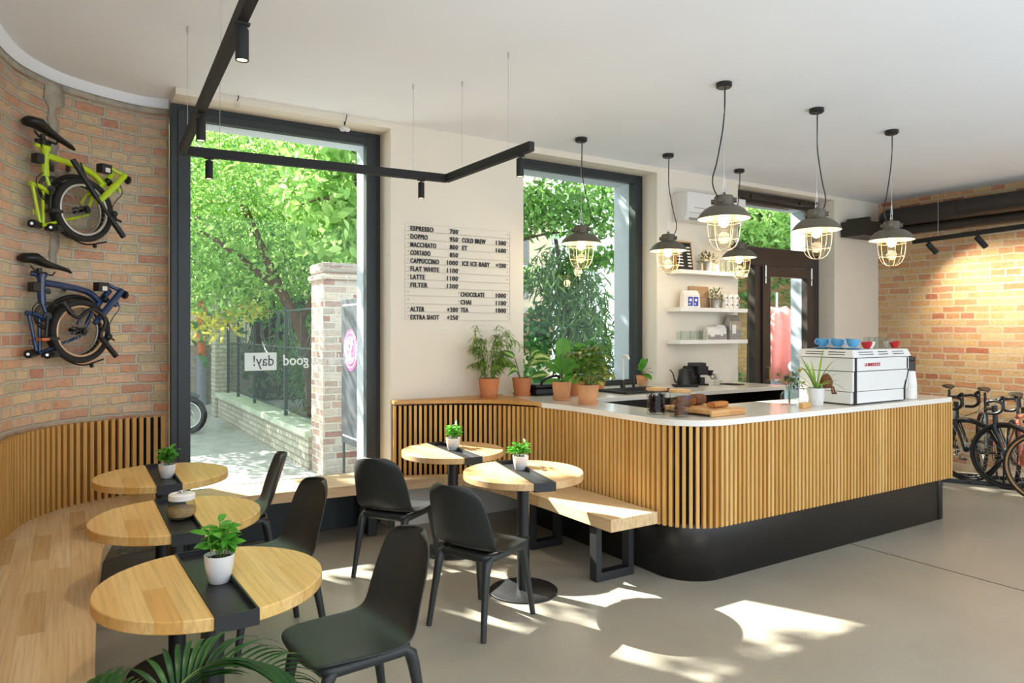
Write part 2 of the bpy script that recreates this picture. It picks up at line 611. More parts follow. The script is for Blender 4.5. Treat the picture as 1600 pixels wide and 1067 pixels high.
MT['leaf_varieg'] = leafmat('variegated_leaf', ['#4f8230', '#80a040', '#3f7028', '#c0c060', '#588a36'], 40, .3, .4)
MT['leaf_croton'] = leafmat('yellow_green_leaf', ['#d8b830', '#5f7a28', '#8a7a2a', '#3f5a24'], 30, .3, .4)
MT['leaf_grey'] = leafmat('grey_green_leaf', ['#6f7a54', '#8a9268', '#5c6a48'], 30, .2, .5)
MT['leaf_spider'] = leafmat('spider_leaf', ['#8cb848', '#a8cc62', '#6a9a34'], 10, .35)
MT['palm'] = leafmat('palm_leaf', ['#2a5a22', '#1f4a1c', '#3a6a2c'], 8, .25, .35)


def dieffmat():
    t = NT('cream_blotched_leaf')
    t.n.remove(t.p)
    uv = t.co('UV')
    sx = t.new('ShaderNodeSeparateXYZ'); t.link(uv, sx.inputs[0])
    nz = t.noise(t.co(), 45, 3)
    ab = t.new('ShaderNodeMath', operation='ABSOLUTE'); t.link(sx.outputs[0], ab.inputs[0])
    ad = t.new('ShaderNodeMath', operation='MULTIPLY_ADD'); t.link(nz, ad.inputs[0]); ad.inputs[1].default_value = .5
    t.link(ab.outputs[0], ad.inputs[2])
    col = t.ramp(ad.outputs[0], [(.3, '#d9e29a'), (.55, '#9cc05a'), (.9, '#3f7f2a'), (1, '#2f6c22')])
    d = t.new('ShaderNodeBsdfPrincipled'); d.inputs['Roughness'].default_value = .4
    tl = t.new('ShaderNodeBsdfTranslucent')
    mx = t.new('ShaderNodeMixShader'); mx.inputs[0].default_value = .3
    t.link(col, d.inputs['Base Color']); t.link(col, tl.inputs[0])
    t.link(d.outputs[0], mx.inputs[1]); t.link(tl.outputs[0], mx.inputs[2])
    t.link(mx.outputs[0], t.out.inputs[0])
    return t.m


MT['leaf_dieff'] = dieffmat()


def floormat():
    t = NT('polished_concrete')
    co = t.co()
    a = t.noise(co, .9, 6, .6)
    b = t.noise(co, 5, 4, .55)
    c = t.noise(co, 60, 2, .5)
    col = t.ramp(a, [(.3, '#969082'), (.5, '#a39d8e'), (.72, '#afa99a')])
    col = t.mix(t.ramp(b, [(.25, (0, 0, 0, 1)), (.8, (.55, .55, .55, 1))]), col, lin('#a89c88'))
    col = t.mix(t.ramp(c, [(.3, (0, 0, 0, 1)), (.8, (.22, .22, .22, 1))]), col, lin('#756b5c'))
    t.link(col, t.p.inputs['Base Color'])
    t.p.inputs['Roughness'].default_value = .3
    t.p.inputs['Specular IOR Level'].default_value = .5
    return t.m


MT['floor'] = floormat()


# ------------------------------------------------------------------ text
def text(name, body, size, mat, parent, mtx, extrude=.002, bold=0.0, sx=1.0, align='LEFT', space=1.0, fit=0):
    c = bpy.data.curves.new(name, 'FONT')
    c.body = body; c.size = size; c.extrude = extrude; c.offset = bold; c.align_x = align
    c.space_character = space; c.resolution_u = 3
    o = bpy.data.objects.new(name, c)
    COL.objects.link(o)
    bpy.context.view_layer.update()
    me = bpy.data.meshes.new_from_object(o.evaluated_get(bpy.context.evaluated_depsgraph_get()))
    bpy.data.objects.remove(o)
    if fit:
        xs = [v.co.x for v in me.vertices]
        sx = fit / (max(xs) - min(xs))
    me.transform(mtx @ Matrix.Diagonal((sx, 1, 1, 1)))
    me.materials.clear(); me.materials.append(mat)
    m = bpy.data.objects.new(name, me)
    COL.objects.link(m)
    if parent is not None:
        m.parent = parent
    return m


FACE = Matrix.Rotation(R(90), 4, 'X')           # lettering on a wall, read from -Y


def at(x, y, z):
    return Matrix.Translation((x, y, z))


# ------------------------------------------------------------------ the room
CEIL = 3.337
m = M(); m.bx(-3.0, 9.6, -.6, 5.9, -.12, 0)
floor = struct(m.build('floor', MT['floor'], smooth=0))
m = M(); m.bx(5.05, 5.058, -.6, 3.19, 0, .0012)
struct(m.build('trim_1', MT['blackmatte'], smooth=0))           # joint in the concrete
m = M(); m.bx(-1.2, 9.6, .2, 5.9, CEIL, CEIL + .2)
struct(m.build('ceiling', MT['ceil'], smooth=0))

m = M()
m.bx(2.235, 3.536, 5.44, 5.76, 0, CEIL)
m.bx(.63, 2.235, 5.44, 5.76, 3.288, CEIL)
m.bx(3.536, 5.20, 5.44, 5.76, 0, 1.012)
m.bx(3.536, 5.20, 5.44, 5.76, 3.278, CEIL)
m.bx(5.20, 6.45, 5.44, 5.76, 0, CEIL)
m.bx(6.45, 8.27, 5.44, 5.76, 3.29, CEIL)
m.bx(8.27, 9.6, 5.44, 5.76, 0, CEIL)
struct(m.build('wall_back', MT['paint'], smooth=0))
m = M()
m.bx(2.16, 3.60, 5.785, 6.03, -.1, 3.6)
m.bx(.63, 2.16, 5.785, 6.03, 3.215, 3.6)
m.bx(3.60, 5.12, 5.785, 6.03, -.1, 1.0)
m.bx(3.60, 5.12, 5.785, 6.03, 3.21, 3.6)
m.bx(5.12, 6.55, 5.785, 6.03, -.1, 3.6)
m.bx(6.55, 8.2, 5.785, 6.03, 3.2, 3.6)
m.bx(8.2, 9.9, 5.785, 6.03, -.1, 3.6)
struct(m.build('wall_outside', MT['render'], smooth=0))

LW = [(.63, 5.83), (.46, 5.845), (.29, 5.80), (.1, 5.715), (-.07, 5.60), (-.20, 5.44), (-.29, 5.27), (-.36, 5.0), (-.40, 4.6), (-.40, 3.4), (-.40, 1.4)]
LWs = [(p.x, p.y) for p in catmull([(a, b, 0) for a, b in LW], 6)]
m = M(); m.ribbon(LWs, 0, CEIL)
wl = struct(m.build('wall_left', MT['brick_left'], smooth=60))
sd = wl.modifiers.new('thickness', 'SOLIDIFY'); sd.thickness = .3; sd.offset = 1
# ragged plaster chase and the cement strip under the cornice
inner = offset2(LWs, -.004)
dense = resample(inner, .01)
mid = min(range(len(dense)), key=lambda i: (dense[i][0] - Vector((-.10, 5.565))).length)
m = M(); rows = []
for k in range(30):
    z = 2.05 + k * .042
    c_ = mid + rnd.uniform(-1.2, 1.2); hw = rnd.uniform(2.2, 4.6) + (4 if z > 3.1 else 0)
    rows.append((dense[int(c_ - hw)][0], dense[int(c_ + hw)][0], z))
vs = []
for a, b, z in rows:
    vs += [(a.x, a.y, z), (b.x, b.y, z)]
m.add(vs, [(2 * i, 2 * i + 1, 2 * i + 3, 2 * i + 2) for i in range(len(rows) - 1)])
ch = struct(m.build('trim_2', MT['plaster'], smooth=60))
sd = ch.modifiers.new('thickness', 'SOLIDIFY'); sd.thickness = .008; sd.offset = 0
m = M(); m.ribbon(offset2(LWs, -.008), 3.235, 3.285)
ch = struct(m.build('trim_3', MT['plaster'], smooth=60))
sd = ch.modifiers.new('thickness', 'SOLIDIFY'); sd.thickness = .01; sd.offset = 1
m = M()
o1 = offset2(LWs, -.012); o2 = offset2(LWs, -.065)
n = len(LWs)
vs = [(p[0], p[1], 3.278) for p in o1] + [(p[0], p[1], 3.292) for p in offset2(LWs, -.03)] + [(p[0], p[1], CEIL + .01) for p in o2] + [(p[0], p[1], CEIL + .01) for p in o1]
fs = []
for k in range(4):
    for i in range(n - 1):
        a = k * n + i; b = ((k + 1) % 4) * n + i
        fs.append((a, a + 1, b + 1, b))
m.add(vs, fs)
struct(m.build('trim_4', MT['ceil'], smooth=50))                # cornice

m = M(); m.ubox(9.25, 9.6, .2, 5.6, 0, CEIL)
struct(m.build('wall_right', MT['brick_right'], smooth=0))


def window(name, x0, x1, z0, z1, y, matf, bw=.115, bot=None, glass=True):
    w = bpy.data.objects.new(name, None); COL.objects.link(w); w['kind'] = 'structure'
    m = M()
    bot = bw if bot is None else bot
    for (a, b, c, d) in ((x0, x0 + bw, z0, z1), (x1 - bw, x1, z0, z1), (x0 + bw, x1 - bw, z1 - bw * .8, z1), (x0 + bw, x1 - bw, z0, z0 + bot)):
        m.bx(a, b, y, y + .1, c, d)
    e = .045
    for (a, b, c, d) in ((x0 + e, x0 + bw + .012, z0 + e, z1 - e), (x1 - bw - .012, x1 - e, z0 + e, z1 - e), (x0 + bw + .012, x1 - bw - .012, z1 - bw * .8 - .012, z1 - e), (x0 + bw + .012, x1 - bw - .012, z0 + bot - .05, z0 + bot + .012)):
        m.bx(a, b, y - .012, y + .05, c, d)
    m.build('window_frame', matf, w, smooth=0, bevel=.004)
    if glass:
        g = M(); g.bx(x0 + bw - .01, x1 - bw + .01, y + .045, y + .055, z0 + bot - .01, z1 - bw * .8 + .01)
        g.build('glass_pane', MT['glass'], w, smooth=0)
    return w


window('window_1', .625, 2.24, 0.0, 3.29, 5.67, MT['frame'], .118, .43)
window('window_2', 3.53, 5.205, 1.01, 3.28, 5.66, MT['frame'], .10, .09)

# glazed street door with side light and transom
d = bpy.data.objects.new('door_1', None); COL.objects.link(d); d['kind'] = 'structure'
Y0 = 5.66
m = M()
for (a, b, c, e) in ((6.45, 6.58, 0, 3.29), (8.13, 8.275, 0, 3.29), (6.58, 8.13, 3.16, 3.29), (6.58, 8.13, 2.42, 2.64), (7.02, 7.12, 0, 2.42), (6.58, 7.02, 0, .2)):
    m.bx(a, b, Y0, Y0 + .1, c, e)
m.build('door_frame', MT['brownframe'], d, smooth=0, bevel=.004)
m = M()
for (a, b, c, e) in ((7.13, 7.27, .02, 2.41), (7.99, 8.12, .02, 2.41), (7.27, 7.99, 2.29, 2.41), (7.27, 7.99, .02, .35)):
    m.bx(a, b, Y0 - .03, Y0 + .06, c, e)
m.build('door_leaf', MT['brownframe'], d, smooth=0, bevel=.005)
m = M()
m.bx(6.57, 7.03, Y0 + .045, Y0 + .055, .19, 2.43); m.bx(6.57, 8.14, Y0 + .045, Y0 + .055, 2.63, 3.17); m.bx(7.26, 8.0, Y0 + .01, Y0 + .02, .34, 2.30)
m.build('glass_pane', MT['glass'], d, smooth=0)
m = M()
for x in (7.165, 8.06):
    m.cyl((x, Y0 - .04, 2.28), (x, Y0 - .04, 2.42), .014, 10); m.cyl((x, Y0 - .04, 2.2), (x, Y0 - .04, 2.27), .01, 10)
m.build('door_hinge', MT['alu'], d)
m = M(); m.tube([(7.2, Y0 - .03, 1.18), (7.2, Y0 - .07, 1.18), (7.2, Y0 - .07, 1.02), (7.2, Y0 - .03, 1.02)], .012, 8)
m.build('door_handle', MT['tan'], d)
m = M()
m.bx(6.60, 8.12, Y0 - .06, Y0 - .002, 3.2, 3.27)
for x0, x1 in ((6.62, 6.86), (6.95, 7.3), (7.32, 7.8), (7.84, 8.1)):
    m.bx(x0, x1, Y0 - .075, Y0 - .06, 3.245, 3.262)
for x in (6.9, 7.82):
    m.bx(x - .04, x + .04, Y0 - .08, Y0 - .05, 3.20, 3.255)
m.build('tilt_gear', MT['brownframe'], d, smooth=0)

# ------------------------------------------------------------------ slatted wall panel behind the curved bench
path = offset2(LWs, -.05)
m = M(); mb = M()
for p, t in resample(path[1:], .0485, .01):
    if p.y < 2.0:
        break
    m.box((p.x, p.y, .725), (.026, .034, .55), math.atan2(t.y, t.x))
pl = thing('slatted_wall_panel', 'curved low panel of vertical oak slats on the old brick wall behind the left bench', 'wall panel')
m.build('slats', MT['slatleft'], pl, smooth=0)
mb.ribbon([p for p in offset2(LWs, -.012) if p[1] > 2.0 and p[0] < .6], .40, .985)
bk = mb.build('backing_board', MT['backing'], pl, smooth=60)
sd = bk.modifiers.new('thickness', 'SOLIDIFY'); sd.thickness = .012; sd.offset = 0
bk['label'] = 'black board behind the slats'

# ------------------------------------------------------------------ bar counter
def arc(cx, cy, r, a0, a1, n=10):
    return [(cx + r * cos(R(a0 + (a1 - a0) * i / n)), cy + r * sin(R(a0 + (a1 - a0) * i / n))) for i in range(n + 1)]


curve = [(p.x, p.y) for p in catmull([(2.235, 5.365, 0), (2.45, 5.29, 0), (2.70, 5.175, 0), (2.92, 5.02, 0), (3.08, 4.82, 0), (3.185, 4.58, 0), (3.235, 4.28, 0), (3.25, 4.0, 0)], 6)]
corner = arc(3.60, 3.48, .35, 180, 270, 12)
front = [(6.44, 3.13)]
outer = curve + corner + front
bar = thing('bar_counter', 'L shaped bar counter clad in vertical oak slats on a black plinth', 'counter')
ctr = offset2(outer, -.019)
m = M()
for p, t in resample(ctr, .0415, .006):
    onwall = p.y > 4.9
    z0 = .36
    m.box((p.x, p.y, (z0 + 1.014) / 2), (.0225, .038, 1.014 - z0), math.atan2(t.y, t.x))
m.build('slat_cladding', MT['slat'], bar, smooth=0, bevel=.003)
m = M(); m.ribbon(offset2(outer, -.050), .375, 1.012)
bk = m.build('backing_board', MT['backing'], bar, smooth=60)
sd = bk.modifiers.new('thickness', 'SOLIDIFY'); sd.thickness = .012; sd.offset = 0
pk = [(3.33, 5.0)] + arc(3.60, 3.47, .27, 180, 270, 12) + [(6.33, 3.20), (6.40, 3.20), (6.40, 3.72)]
m = M(); m.ribbon(pk[:-2], 0, .6); m.ribbon([(6.335, 3.197), (6.40, 3.197), (6.40, 3.72)], 0, .6)
bk = m.build('plinth', MT['kick'], bar, smooth=60)
sd = bk.modifiers.new('thickness', 'SOLIDIFY'); sd.thickness = .014; sd.offset = 0
bk['label'] = 'recessed black plinth under the slats'
m = M(); m.bx(3.62, 6.38, 3.22, 3.74, .03, 1.012); m.bx(3.35, 3.60, 3.75, 4.98, .03, 1.012)
m.build('cabinet_body', MT['kick'], bar, smooth=0)
capo = offset2(curve[:31], .012)
capo = [p for p in capo if p[1] > 4.62]
m = M(); m.prism(capo + [(3.17, 4.62), (3.30, 5.438), (2.23, 5.438)], 1.028, 1.056)
m.build('ledge_cap', MT['cap'], bar, smooth=0, bevel=.002)
m = M()
poly = [(3.172, 4.618), (3.232, 4.3), (3.24, 4.0)] + arc(3.60, 3.48, .362, 180, 270, 14) + arc(6.40, 3.168, .05, 270, 360, 5) + \
    [(6.45, 3.75), (6.42, 3.78), (3.66, 3.78), (3.62, 3.82), (3.62, 4.64), (3.66, 4.68), (6.33, 4.68), (6.33, 5.438), (5.198, 5.438), (5.198, 5.655), (3.54, 5.655), (3.54, 5.438), (3.302, 5.438)]
m.prism(poly, 1.015, 1.055)
tag(m.build('countertop', MT['marble'], smooth=0, bevel=.004), 'white stone worktop running round the bar and under the middle window', 'countertop')
bc = thing('back_cabinet', 'black cabinet with an open shelf under the rear worktop, inside the bar', 'cabinet', (4.95, 5.06, 0))
m = M()
m.bx(-1.33, 1.36, -.34, .36, 0, .70); m.bx(-1.33, 1.36, .3, .36, .7, 1.013); m.bx(-1.33, -1.3, -.34, .36, .7, 1.013); m.bx(1.33, 1.36, -.34, .36, .7, 1.013); m.bx(-.35, -.33, -.34, .36, .7, 1.013)
m.build('carcass', MT['kick'], bc, smooth=0)
m = M(); m.bx(-1.31, 1.34, -.36, .3, .7, .72)
m.build('open_shelf', MT['cap'], bc, smooth=0)
m = M(); m.bx(-1.30, -.35, -.365, -.34, .72, 1.01)
m.build('drawer_front', MT['black'], bc, smooth=0)

# ------------------------------------------------------------------ bench
be = thing('bench', 'continuous low bench of pale oak planks along the brick wall, window and bar', 'bench')
lp = [p for p in offset2(LWs, -.03) if p[1] > 1.7 and p[0] < .60]
m = M(); m.prism([(.07, 1.7), (.075, 2.9), (.11, 3.8), (.15, 4.4), (.22, 4.78), (.36, 5.03), (.6, 5.20), (.618, 5.655)] + lp + [(-.36, 1.7)], .37, .45)
m.build('seat', MT['bench'], be, smooth=0, bevel=.004)
m = M(); m.prism([(.6, 5.20), (1.13, 5.255), (1.83, 5.19), (2.50, 5.13), (2.50, 5.25), (2.238, 5.355), (2.238, 5.435), (2.232, 5.66), (.618, 5.66)], .37, .45)
m.build('seat', MT['benchx'], be, smooth=0, bevel=.004)
m = M(); m.prism([(2.50, 5.13), (2.66, 5.05), (2.755, 4.9), (2.805, 4.6), (2.836, 4.11), (2.85, 3.385), (3.245, 3.385), (3.24, 4.0), (3.225, 4.28), (3.17, 4.57), (3.065, 4.81), (2.905, 5.0), (2.69, 5.155), (2.5, 5.25)], .37, .45)
m.build('seat', MT['bench'], be, smooth=0, bevel=.004)


def loopframe(x0, x1, y, rz, z1=.37):
    m = M(); w = x1 - x0
    m.box((0, 0, .0275), (w, .07, .055)); m.box((0, 0, z1 - .01), (w, .07, .02))
    m.box((-w / 2 + .022, 0, .055 + (z1 - .075) / 2), (.044, .07, z1 - .0755)); m.box((w / 2 - .022, 0, .055 + (z1 - .075) / 2), (.044, .07, z1 - .0755))
    m.build('leg_frame', MT['black'], be, ((x0 + x1) / 2, y, 0), smooth=0, bevel=.002, rz=rz)


loopframe(2.88, 3.20, 3.60, 0)
loopframe(2.90, 3.18, 4.38, 0)
loopframe(1.90, 2.20, 5.47, R(84))
loopframe(-.25, .05, 3.0, 0)
loopframe(-.25, .05, 4.3, 0)

# ------------------------------------------------------------------ round tables
def table(loc, rz, label, matw):
    t = thing('round_table', label, 'table', loc, rz, 'round cafe tables')
    r = .375; hw = .066
    for s in (1, -1):
        a0 = math.asin(hw / r)
        pts = [(s * r * cos(a), r * sin(a)) for a in [-(pi / 2 - a0) + (pi - 2 * a0) * i / 40 for i in range(41)]]
        if s < 0:
            pts = pts[::-1]
        m = M(); m.prism(pts, .708, .75)
        m.build('tabletop', matw, t, smooth=30, bevel=.004)
    L = r * cos(math.asin(hw / r)) * 2
    m = M()
    m.bx(-hw, hw, -L / 2, L / 2, .700, .728)
    for s in (1, -1):
        m.bx(s * (hw - .006), s * hw, -L / 2, L / 2, .700, .752); m.bx(-hw, hw, s * (L / 2), s * (L / 2 + .006), .700, .752)
    o = m.build('inset_tray', MT['black'], t, smooth=0)
    o['label'] = 'black metal tray let in across the tabletop'
    m = M(); m.cyl((0, 0, .012), (0, 0, .70), .039, 24); m.lathe([(0, .69), (.13, .69), (.13, .70), (0, .70)])
    m.build('pole', MT['black'], t)
    m = M(); m.lathe([(0, 0), (.215, 0), (.215, .009), (.21, .013), (.05, .016), (0, .016)], n=48)
    m.build('base', MT['black'], t)
    return t


TB = {
    'near': table((.43, 2.685, 0), R(2), 'nearest round oak table on the left, with a potted seedling on its tray', MT['table']),
    'mid': table((.437, 3.715, 0), 0, 'middle round oak table of the left row, holding the sugar jar', MT['table']),
    'far': table((.483, 4.807, 0), 0, 'far left round oak table closest to the slatted brick wall', MT['table']),
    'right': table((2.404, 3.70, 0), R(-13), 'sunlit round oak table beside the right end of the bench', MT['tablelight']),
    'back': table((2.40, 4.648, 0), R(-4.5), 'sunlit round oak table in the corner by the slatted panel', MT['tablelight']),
}

# ------------------------------------------------------------------ shell chairs
def chair(loc, rz, label):
    t = thing('shell_chair', label, 'chair', loc, rz, 'charcoal shell chairs')
    prof = [(.228, .412, .150, 0), (.215, .428, .195, 0), (.15, .434, .214, 0), (.05, .430, .224, 0), (-.05, .427, .226, 0), (-.12, .434, .223, .15), (-.172, .458, .219, .45), (-.208, .505, .214, .8),
            (-.232, .57, .210, 1), (-.256, .645, .204, 1), (-.277, .71, .194, 1), (-.292, .755, .180, 1), (-.302, .786, .158, 1), (-.308, .805, .120, 1), (-.310, .813, .070, 1)]
    nS = 11
    vs = []; fs = []
    for (x, z, w, b) in prof:
        for j in range(nS):
            s = -1 + 2 * j / (nS - 1)
            vs.append((x + b * .055 * s * s, s * w, z + (1 - b) * .018 * abs(s) ** 2.2 - b * 0.006 * s * s))
    for i in range(len(prof) - 1):
        for j in range(nS - 1):
            a = i * nS + j
            fs.append((a, a + 1, a + nS + 1, a + nS))
    m = M(); m.add(vs, fs)
    o = m.build('seat_shell', MT['chair'], t, smooth=180)
    sd = o.modifiers.new('thickness', 'SOLIDIFY'); sd.thickness = .011; sd.offset = 0
    ss = o.modifiers.new('smooth', 'SUBSURF'); ss.levels = 2; ss.render_levels = 2
    m = M()
    loop = [(p[0], p[1], .408) for p in (arc(.135, .125, .05, 0, 90, 4) + arc(-.115, .125, .05, 90, 180, 4) + arc(-.115, -.125, .05, 180, 270, 4) + arc(.135, -.125, .05, 270, 360, 4))]
    m.tube(loop, .013, 8, closed=True, flat=1.7)
    m.box((0, 0, .42), (.26, .26, .010))
    m.build('under_frame', MT['chair'], t, smooth=60)
    for sx in (1, -1):
        for sy in (1, -1):
            m = M()
            pts = [(sx * .10 , sy * .168, .414), (sx * .140, sy * .166, .408), (sx * .166, sy * .164, .385), (sx * .178, sy * .166, .34), (sx * .188, sy * .170, .28), (sx * .207, sy * .178, .17), (sx * .234, sy * .190, 0)]
            m.tube(pts, [.012, .019, .025, .0235, .0215, .0185, .0155], 10)
            m.build('leg', MT['chair'], t, smooth=60)
    return t


c0 = chair((.935, 2.66, 0), R(185), 'nearest charcoal shell chair, drawn up to the nearest left table')
dup(c0, (.89, 3.83, 0), R(188), 'charcoal shell chair half hidden behind the nearest left table')
dup(c0, (.93, 4.86, 0), R(172), 'charcoal shell chair at the far left table near the street window')
dup(c0, (1.885, 4.47, 0), R(34), 'charcoal shell chair with its back to us, at the corner table')
dup(c0, (1.97, 3.46, 0), R(22.6), 'charcoal shell chair with its back to us, at the table beside the bench end')

# ------------------------------------------------------------------ caged pendant lamps
def pendant(x, y, label, side):
    t = thing('pendant_lamp', label, 'lamp', (x, y, CEIL), 0, 'caged enamel pendant lamps over the bar')
    zr = -.93                                    # rim of the shade
    m = M(); m.lathe([(0, -.03), (.045, -.034), (.054, -.026), (.054, 0), (0, 0)], n=28)
    m.build('canopy', MT['dark'], t)
    m = M(); m.tube([(0, 0, -.03), (0, 0, zr + .21)], .0015, 6); m.torus((0, 0, zr + .175), .016, .004, (0, 1, 0), 16, 6)
    for s in (-1, 1):
        m.tube([(0, 0, zr + .30), (s * .012, 0, zr + .24), (s * .014, 0, zr + .2), (0, 0, zr + .165)], .0015, 5)
    m.build('suspension_wire', MT['alu'], t)
    m = M()
    m.tube(catmull([(.01, 0, -.03), (.008, 0, -.15), (side * .012, .0, -.32), (side * .07, 0, -.55), (side * .11, 0, -.66), (side * .105, 0, -.73), (side * .055, 0, zr + .125)], 8), .0045, 8)
    m.build('cable', MT['dark'], t)
    m = M()
    m.lathe([(0, zr + .155), (.058, zr + .152), (.066, zr + .14), (.066, zr + .075), (0, zr + .07)], n=28)
    for k in range(4):
        a = k * pi / 2 + .5
        m.cyl((.06 * cos(a), .06 * sin(a), zr + .115), (.085 * cos(a), .085 * sin(a), zr + .115), .018, 10)
    m.cyl((0, 0, zr + .15), (0, 0, zr + .175), .012, 10)
    m.build('cap', MT['shade'], t)
    m = M()
    m.lathe([(.05, zr + .088), (.072, zr + .085), (.10, zr + .076), (.128, zr + .060), (.152, zr + .038), (.170, zr + .014), (.183, zr - .006), (.180, zr - .007), (.166, zr + .012), (.148, zr + .034), (.125, zr + .054), (.098, zr + .069), (.07, zr + .078), (.05, zr + .08), (.05, zr + .088)], n=48)
    m.build('shade', MT['shade'], t)
    m = M()
    m.lathe([(.05, zr + .078), (.07, zr + .076), (.097, zr + .067), (.124, zr + .052), (.1465, zr + .032), (.164, zr + .011), (.1775, zr - .007), (.176, zr - .008), (.1625, zr + .009), (.145, zr + .030), (.1225, zr + .050), (.096, zr + .065), (.07, zr + .074), (.05, zr + .076), (.05, zr + .078)], n=48)
    o = m.build('shade_lining', MT['shadein'], t); o['label'] = 'cream enamel inside of the shade'
    m = M(); m.ball((0, 0, zr - .02), .04, 20, (1, 1, 1.15)); m.cyl((0, 0, zr + .02), (0, 0, zr + .075), .022, 14)
    o = m.build('bulb', MT['bulb'], t); o['label'] = 'glowing bulb'
    m = M()
    m.lathe([(.082, zr + .05), (.084, zr - .04), (.083, zr - .12), (.074, zr - .165), (.05, zr - .195), (0, zr - .208)], n=36)
    m.build('glass_jar', MT['lampglass'], t)
    m = M()
    for k in range(3):
        a = k * pi / 3 + .26
        P = []
        for (r, z) in ((.112, .035), (.111, -.05), (.106, -.11), (.096, -.16), (.076, -.198), (.045, -.222), (0, -.23)):
            P.append((r, z))
        pts = [(r * cos(a), r * sin(a), zr + z) for r, z in P] + [(-r * cos(a), -r * sin(a), zr + z) for r, z in P[-2::-1]]
        m.tube(pts, .0032, 6)
    for r, z in ((.1115, -.035), (.1015, -.142)):
        m.torus((0, 0, zr + z), r, .0032, n=40, m=6)
    m.build('wire_cage', MT['cage'], t)
    L = bpy.data.objects.new('bulb_light', bpy.data.lights.new('bulb_light', 'POINT'))
    L.data.energy = 3.2; L.data.color = (1, .8, .55); L.data.shadow_soft_size = .05
    COL.objects.link(L); L.parent = t; L.location = (0, 0, zr - .11)
    return t


pendant(3.83, 3.35, 'large caged pendant lamp hanging nearest, above the rounded bar corner', -1)
pendant(4.878, 3.358, 'caged pendant lamp of the front row, in front of the street door', 1)
pendant(5.952, 3.383, 'caged pendant lamp nearest the lit brick wall, above the espresso machine', -1)
pendant(3.853, 4.985, 'caged pendant lamp hanging in front of the middle window', 1)
pendant(4.918, 4.99, 'caged pendant lamp hanging in front of the air conditioner corner and letter board', 1)
pendant(6.028, 5.066, 'caged pendant lamp hanging beside the top wall shelf, before the side light', -1)

# ------------------------------------------------------------------ track lights
def bar3(m, p, q, w, h):
    a, b = Vector(p), Vector(q)
    c = (a + b) / 2
    d = b - a
    m.box(c, ((b - a).length, w, h), math.atan2(d.y, d.x))


tr = thing('light_track', 'black zigzag light track hung on thin wires in front of the windows', 'light track', (1.4, 4.5, CEIL))
zt = 2.708 - CEIL
P = [(.47, 1.7), (.573, 4.632), (2.27, 4.492), (2.292, 3.435)]
P = [(a - 1.4, b - 4.5) for a, b in P]
for a, b in zip(P[:-1], P[1:]):
    m = M(); bar3(m, (*a, zt), (*b, zt), .036, .055)
    m.build('rail', MT['blackmatte'], tr, smooth=0)
wires = [(.562, 4.33), (.78, 4.612), (.515, 3.02), (2.019, 4.51), (2.285, 4.287), (2.287, 3.688)]
for x, y in wires:
    m = M(); m.tube([(x - 1.4, y - 4.5, zt + .027), (x - 1.4, y - 4.5, 0)], .0017, 6); m.cyl((x - 1.4, y - 4.5, -.035), (x - 1.4, y - 4.5, 0), .006, 8)
    m.build('hanging_wire', MT['alu'], tr)


def spot(loc, label, tilt=0, az=0, watt=12, ln=.112):
    t = thing('spotlight', label, 'spotlight', loc, az, 'black cylinder spotlights')
    m = M(); m.cyl((0, 0, 0), (0, 0, -.03), .006, 8); m.box((0, 0, -.004), (.05, .025, .008))
    m.build('mount', MT['blackmatte'], t)
    T = Matrix.Translation((0, 0, -.03)) @ Matrix.Rotation(tilt, 4, 'X')
    k_ = 1.0 if tilt == 0 else 1.4
    T = T @ Matrix.Diagonal((k_, k_, 1, 1))
    m = M(); m.lathe([(0, .012), (.018, .012), (.022, .006), (.022, -ln + .012), (.019, -ln + .012), (.018, -ln + .022), (0, -ln + .022)], n=24, T=T)
    m.build('barrel', MT['blackmatte'], t)
    m = M(); m.lathe([(0, -ln + .0165), (.0175, -ln + .0165), (.0175, -ln + .0155), (0, -ln + .0155)], n=20, T=T)
    o = m.build('lens', MT['lens'], t); o['label'] = 'lit lens'
    L = bpy.data.objects.new('spot_light', bpy.data.lights.new('spot_light', 'SPOT'))
    L.data.energy = watt; L.data.color = (1, .85, .66); L.data.spot_size = R(62) if tilt == 0 else R(120); L.data.spot_blend = .7 if tilt == 0 else 1.0; L.data.shadow_soft_size = .02
    COL.objects.link(L); L.parent = t
    L.matrix_local = T @ Matrix.Translation((0, 0, -ln - .005))
    return t


zb = 2.6805
spot((.499, 2.53, zb), 'black spotlight hanging nearest, at the top of the picture', watt=14)
spot((.541, 3.71, zb), 'black spotlight on the long track rail beside the street window corner', watt=14)
spot((.72, 4.62, zb), 'black spotlight on the cross rail in front of the left of the big window', watt=14)
spot((2.08, 4.508, zb), 'black spotlight under the cross rail in front of the white menu wall', watt=14)
spot((2.29, 3.56, zb), 'black spotlight at the free end of the zigzag track', watt=14)

t2 = thing('light_track', 'straight black light track in front of the lit brick wall', 'light track', (8.2, 3.9, CEIL))
m = M(); bar3(m, (.45, .75, 2.70 - CEIL), (-.25, -2.0, 2.70 - CEIL), .036, .05)
m.build('rail', MT['blackmatte'], t2, smooth=0)
for f in (.12, .55, .9):
    x = .45 - .7 * f; y = .75 - 2.75 * f
    m = M(); m.tube([(x, y, 2.72 - CEIL), (x, y, 0)], .0017, 6)
    m.build('hanging_wire', MT['alu'], t2)
spot((8.587, 4.44, 2.675), 'left tilted spotlight on the track by the lit brick wall', R(42), R(-125), 36, .15)
spot((8.43, 3.84, 2.675), 'right tilted spotlight on the track by the lit brick wall', R(42), R(-125), 50, .15)

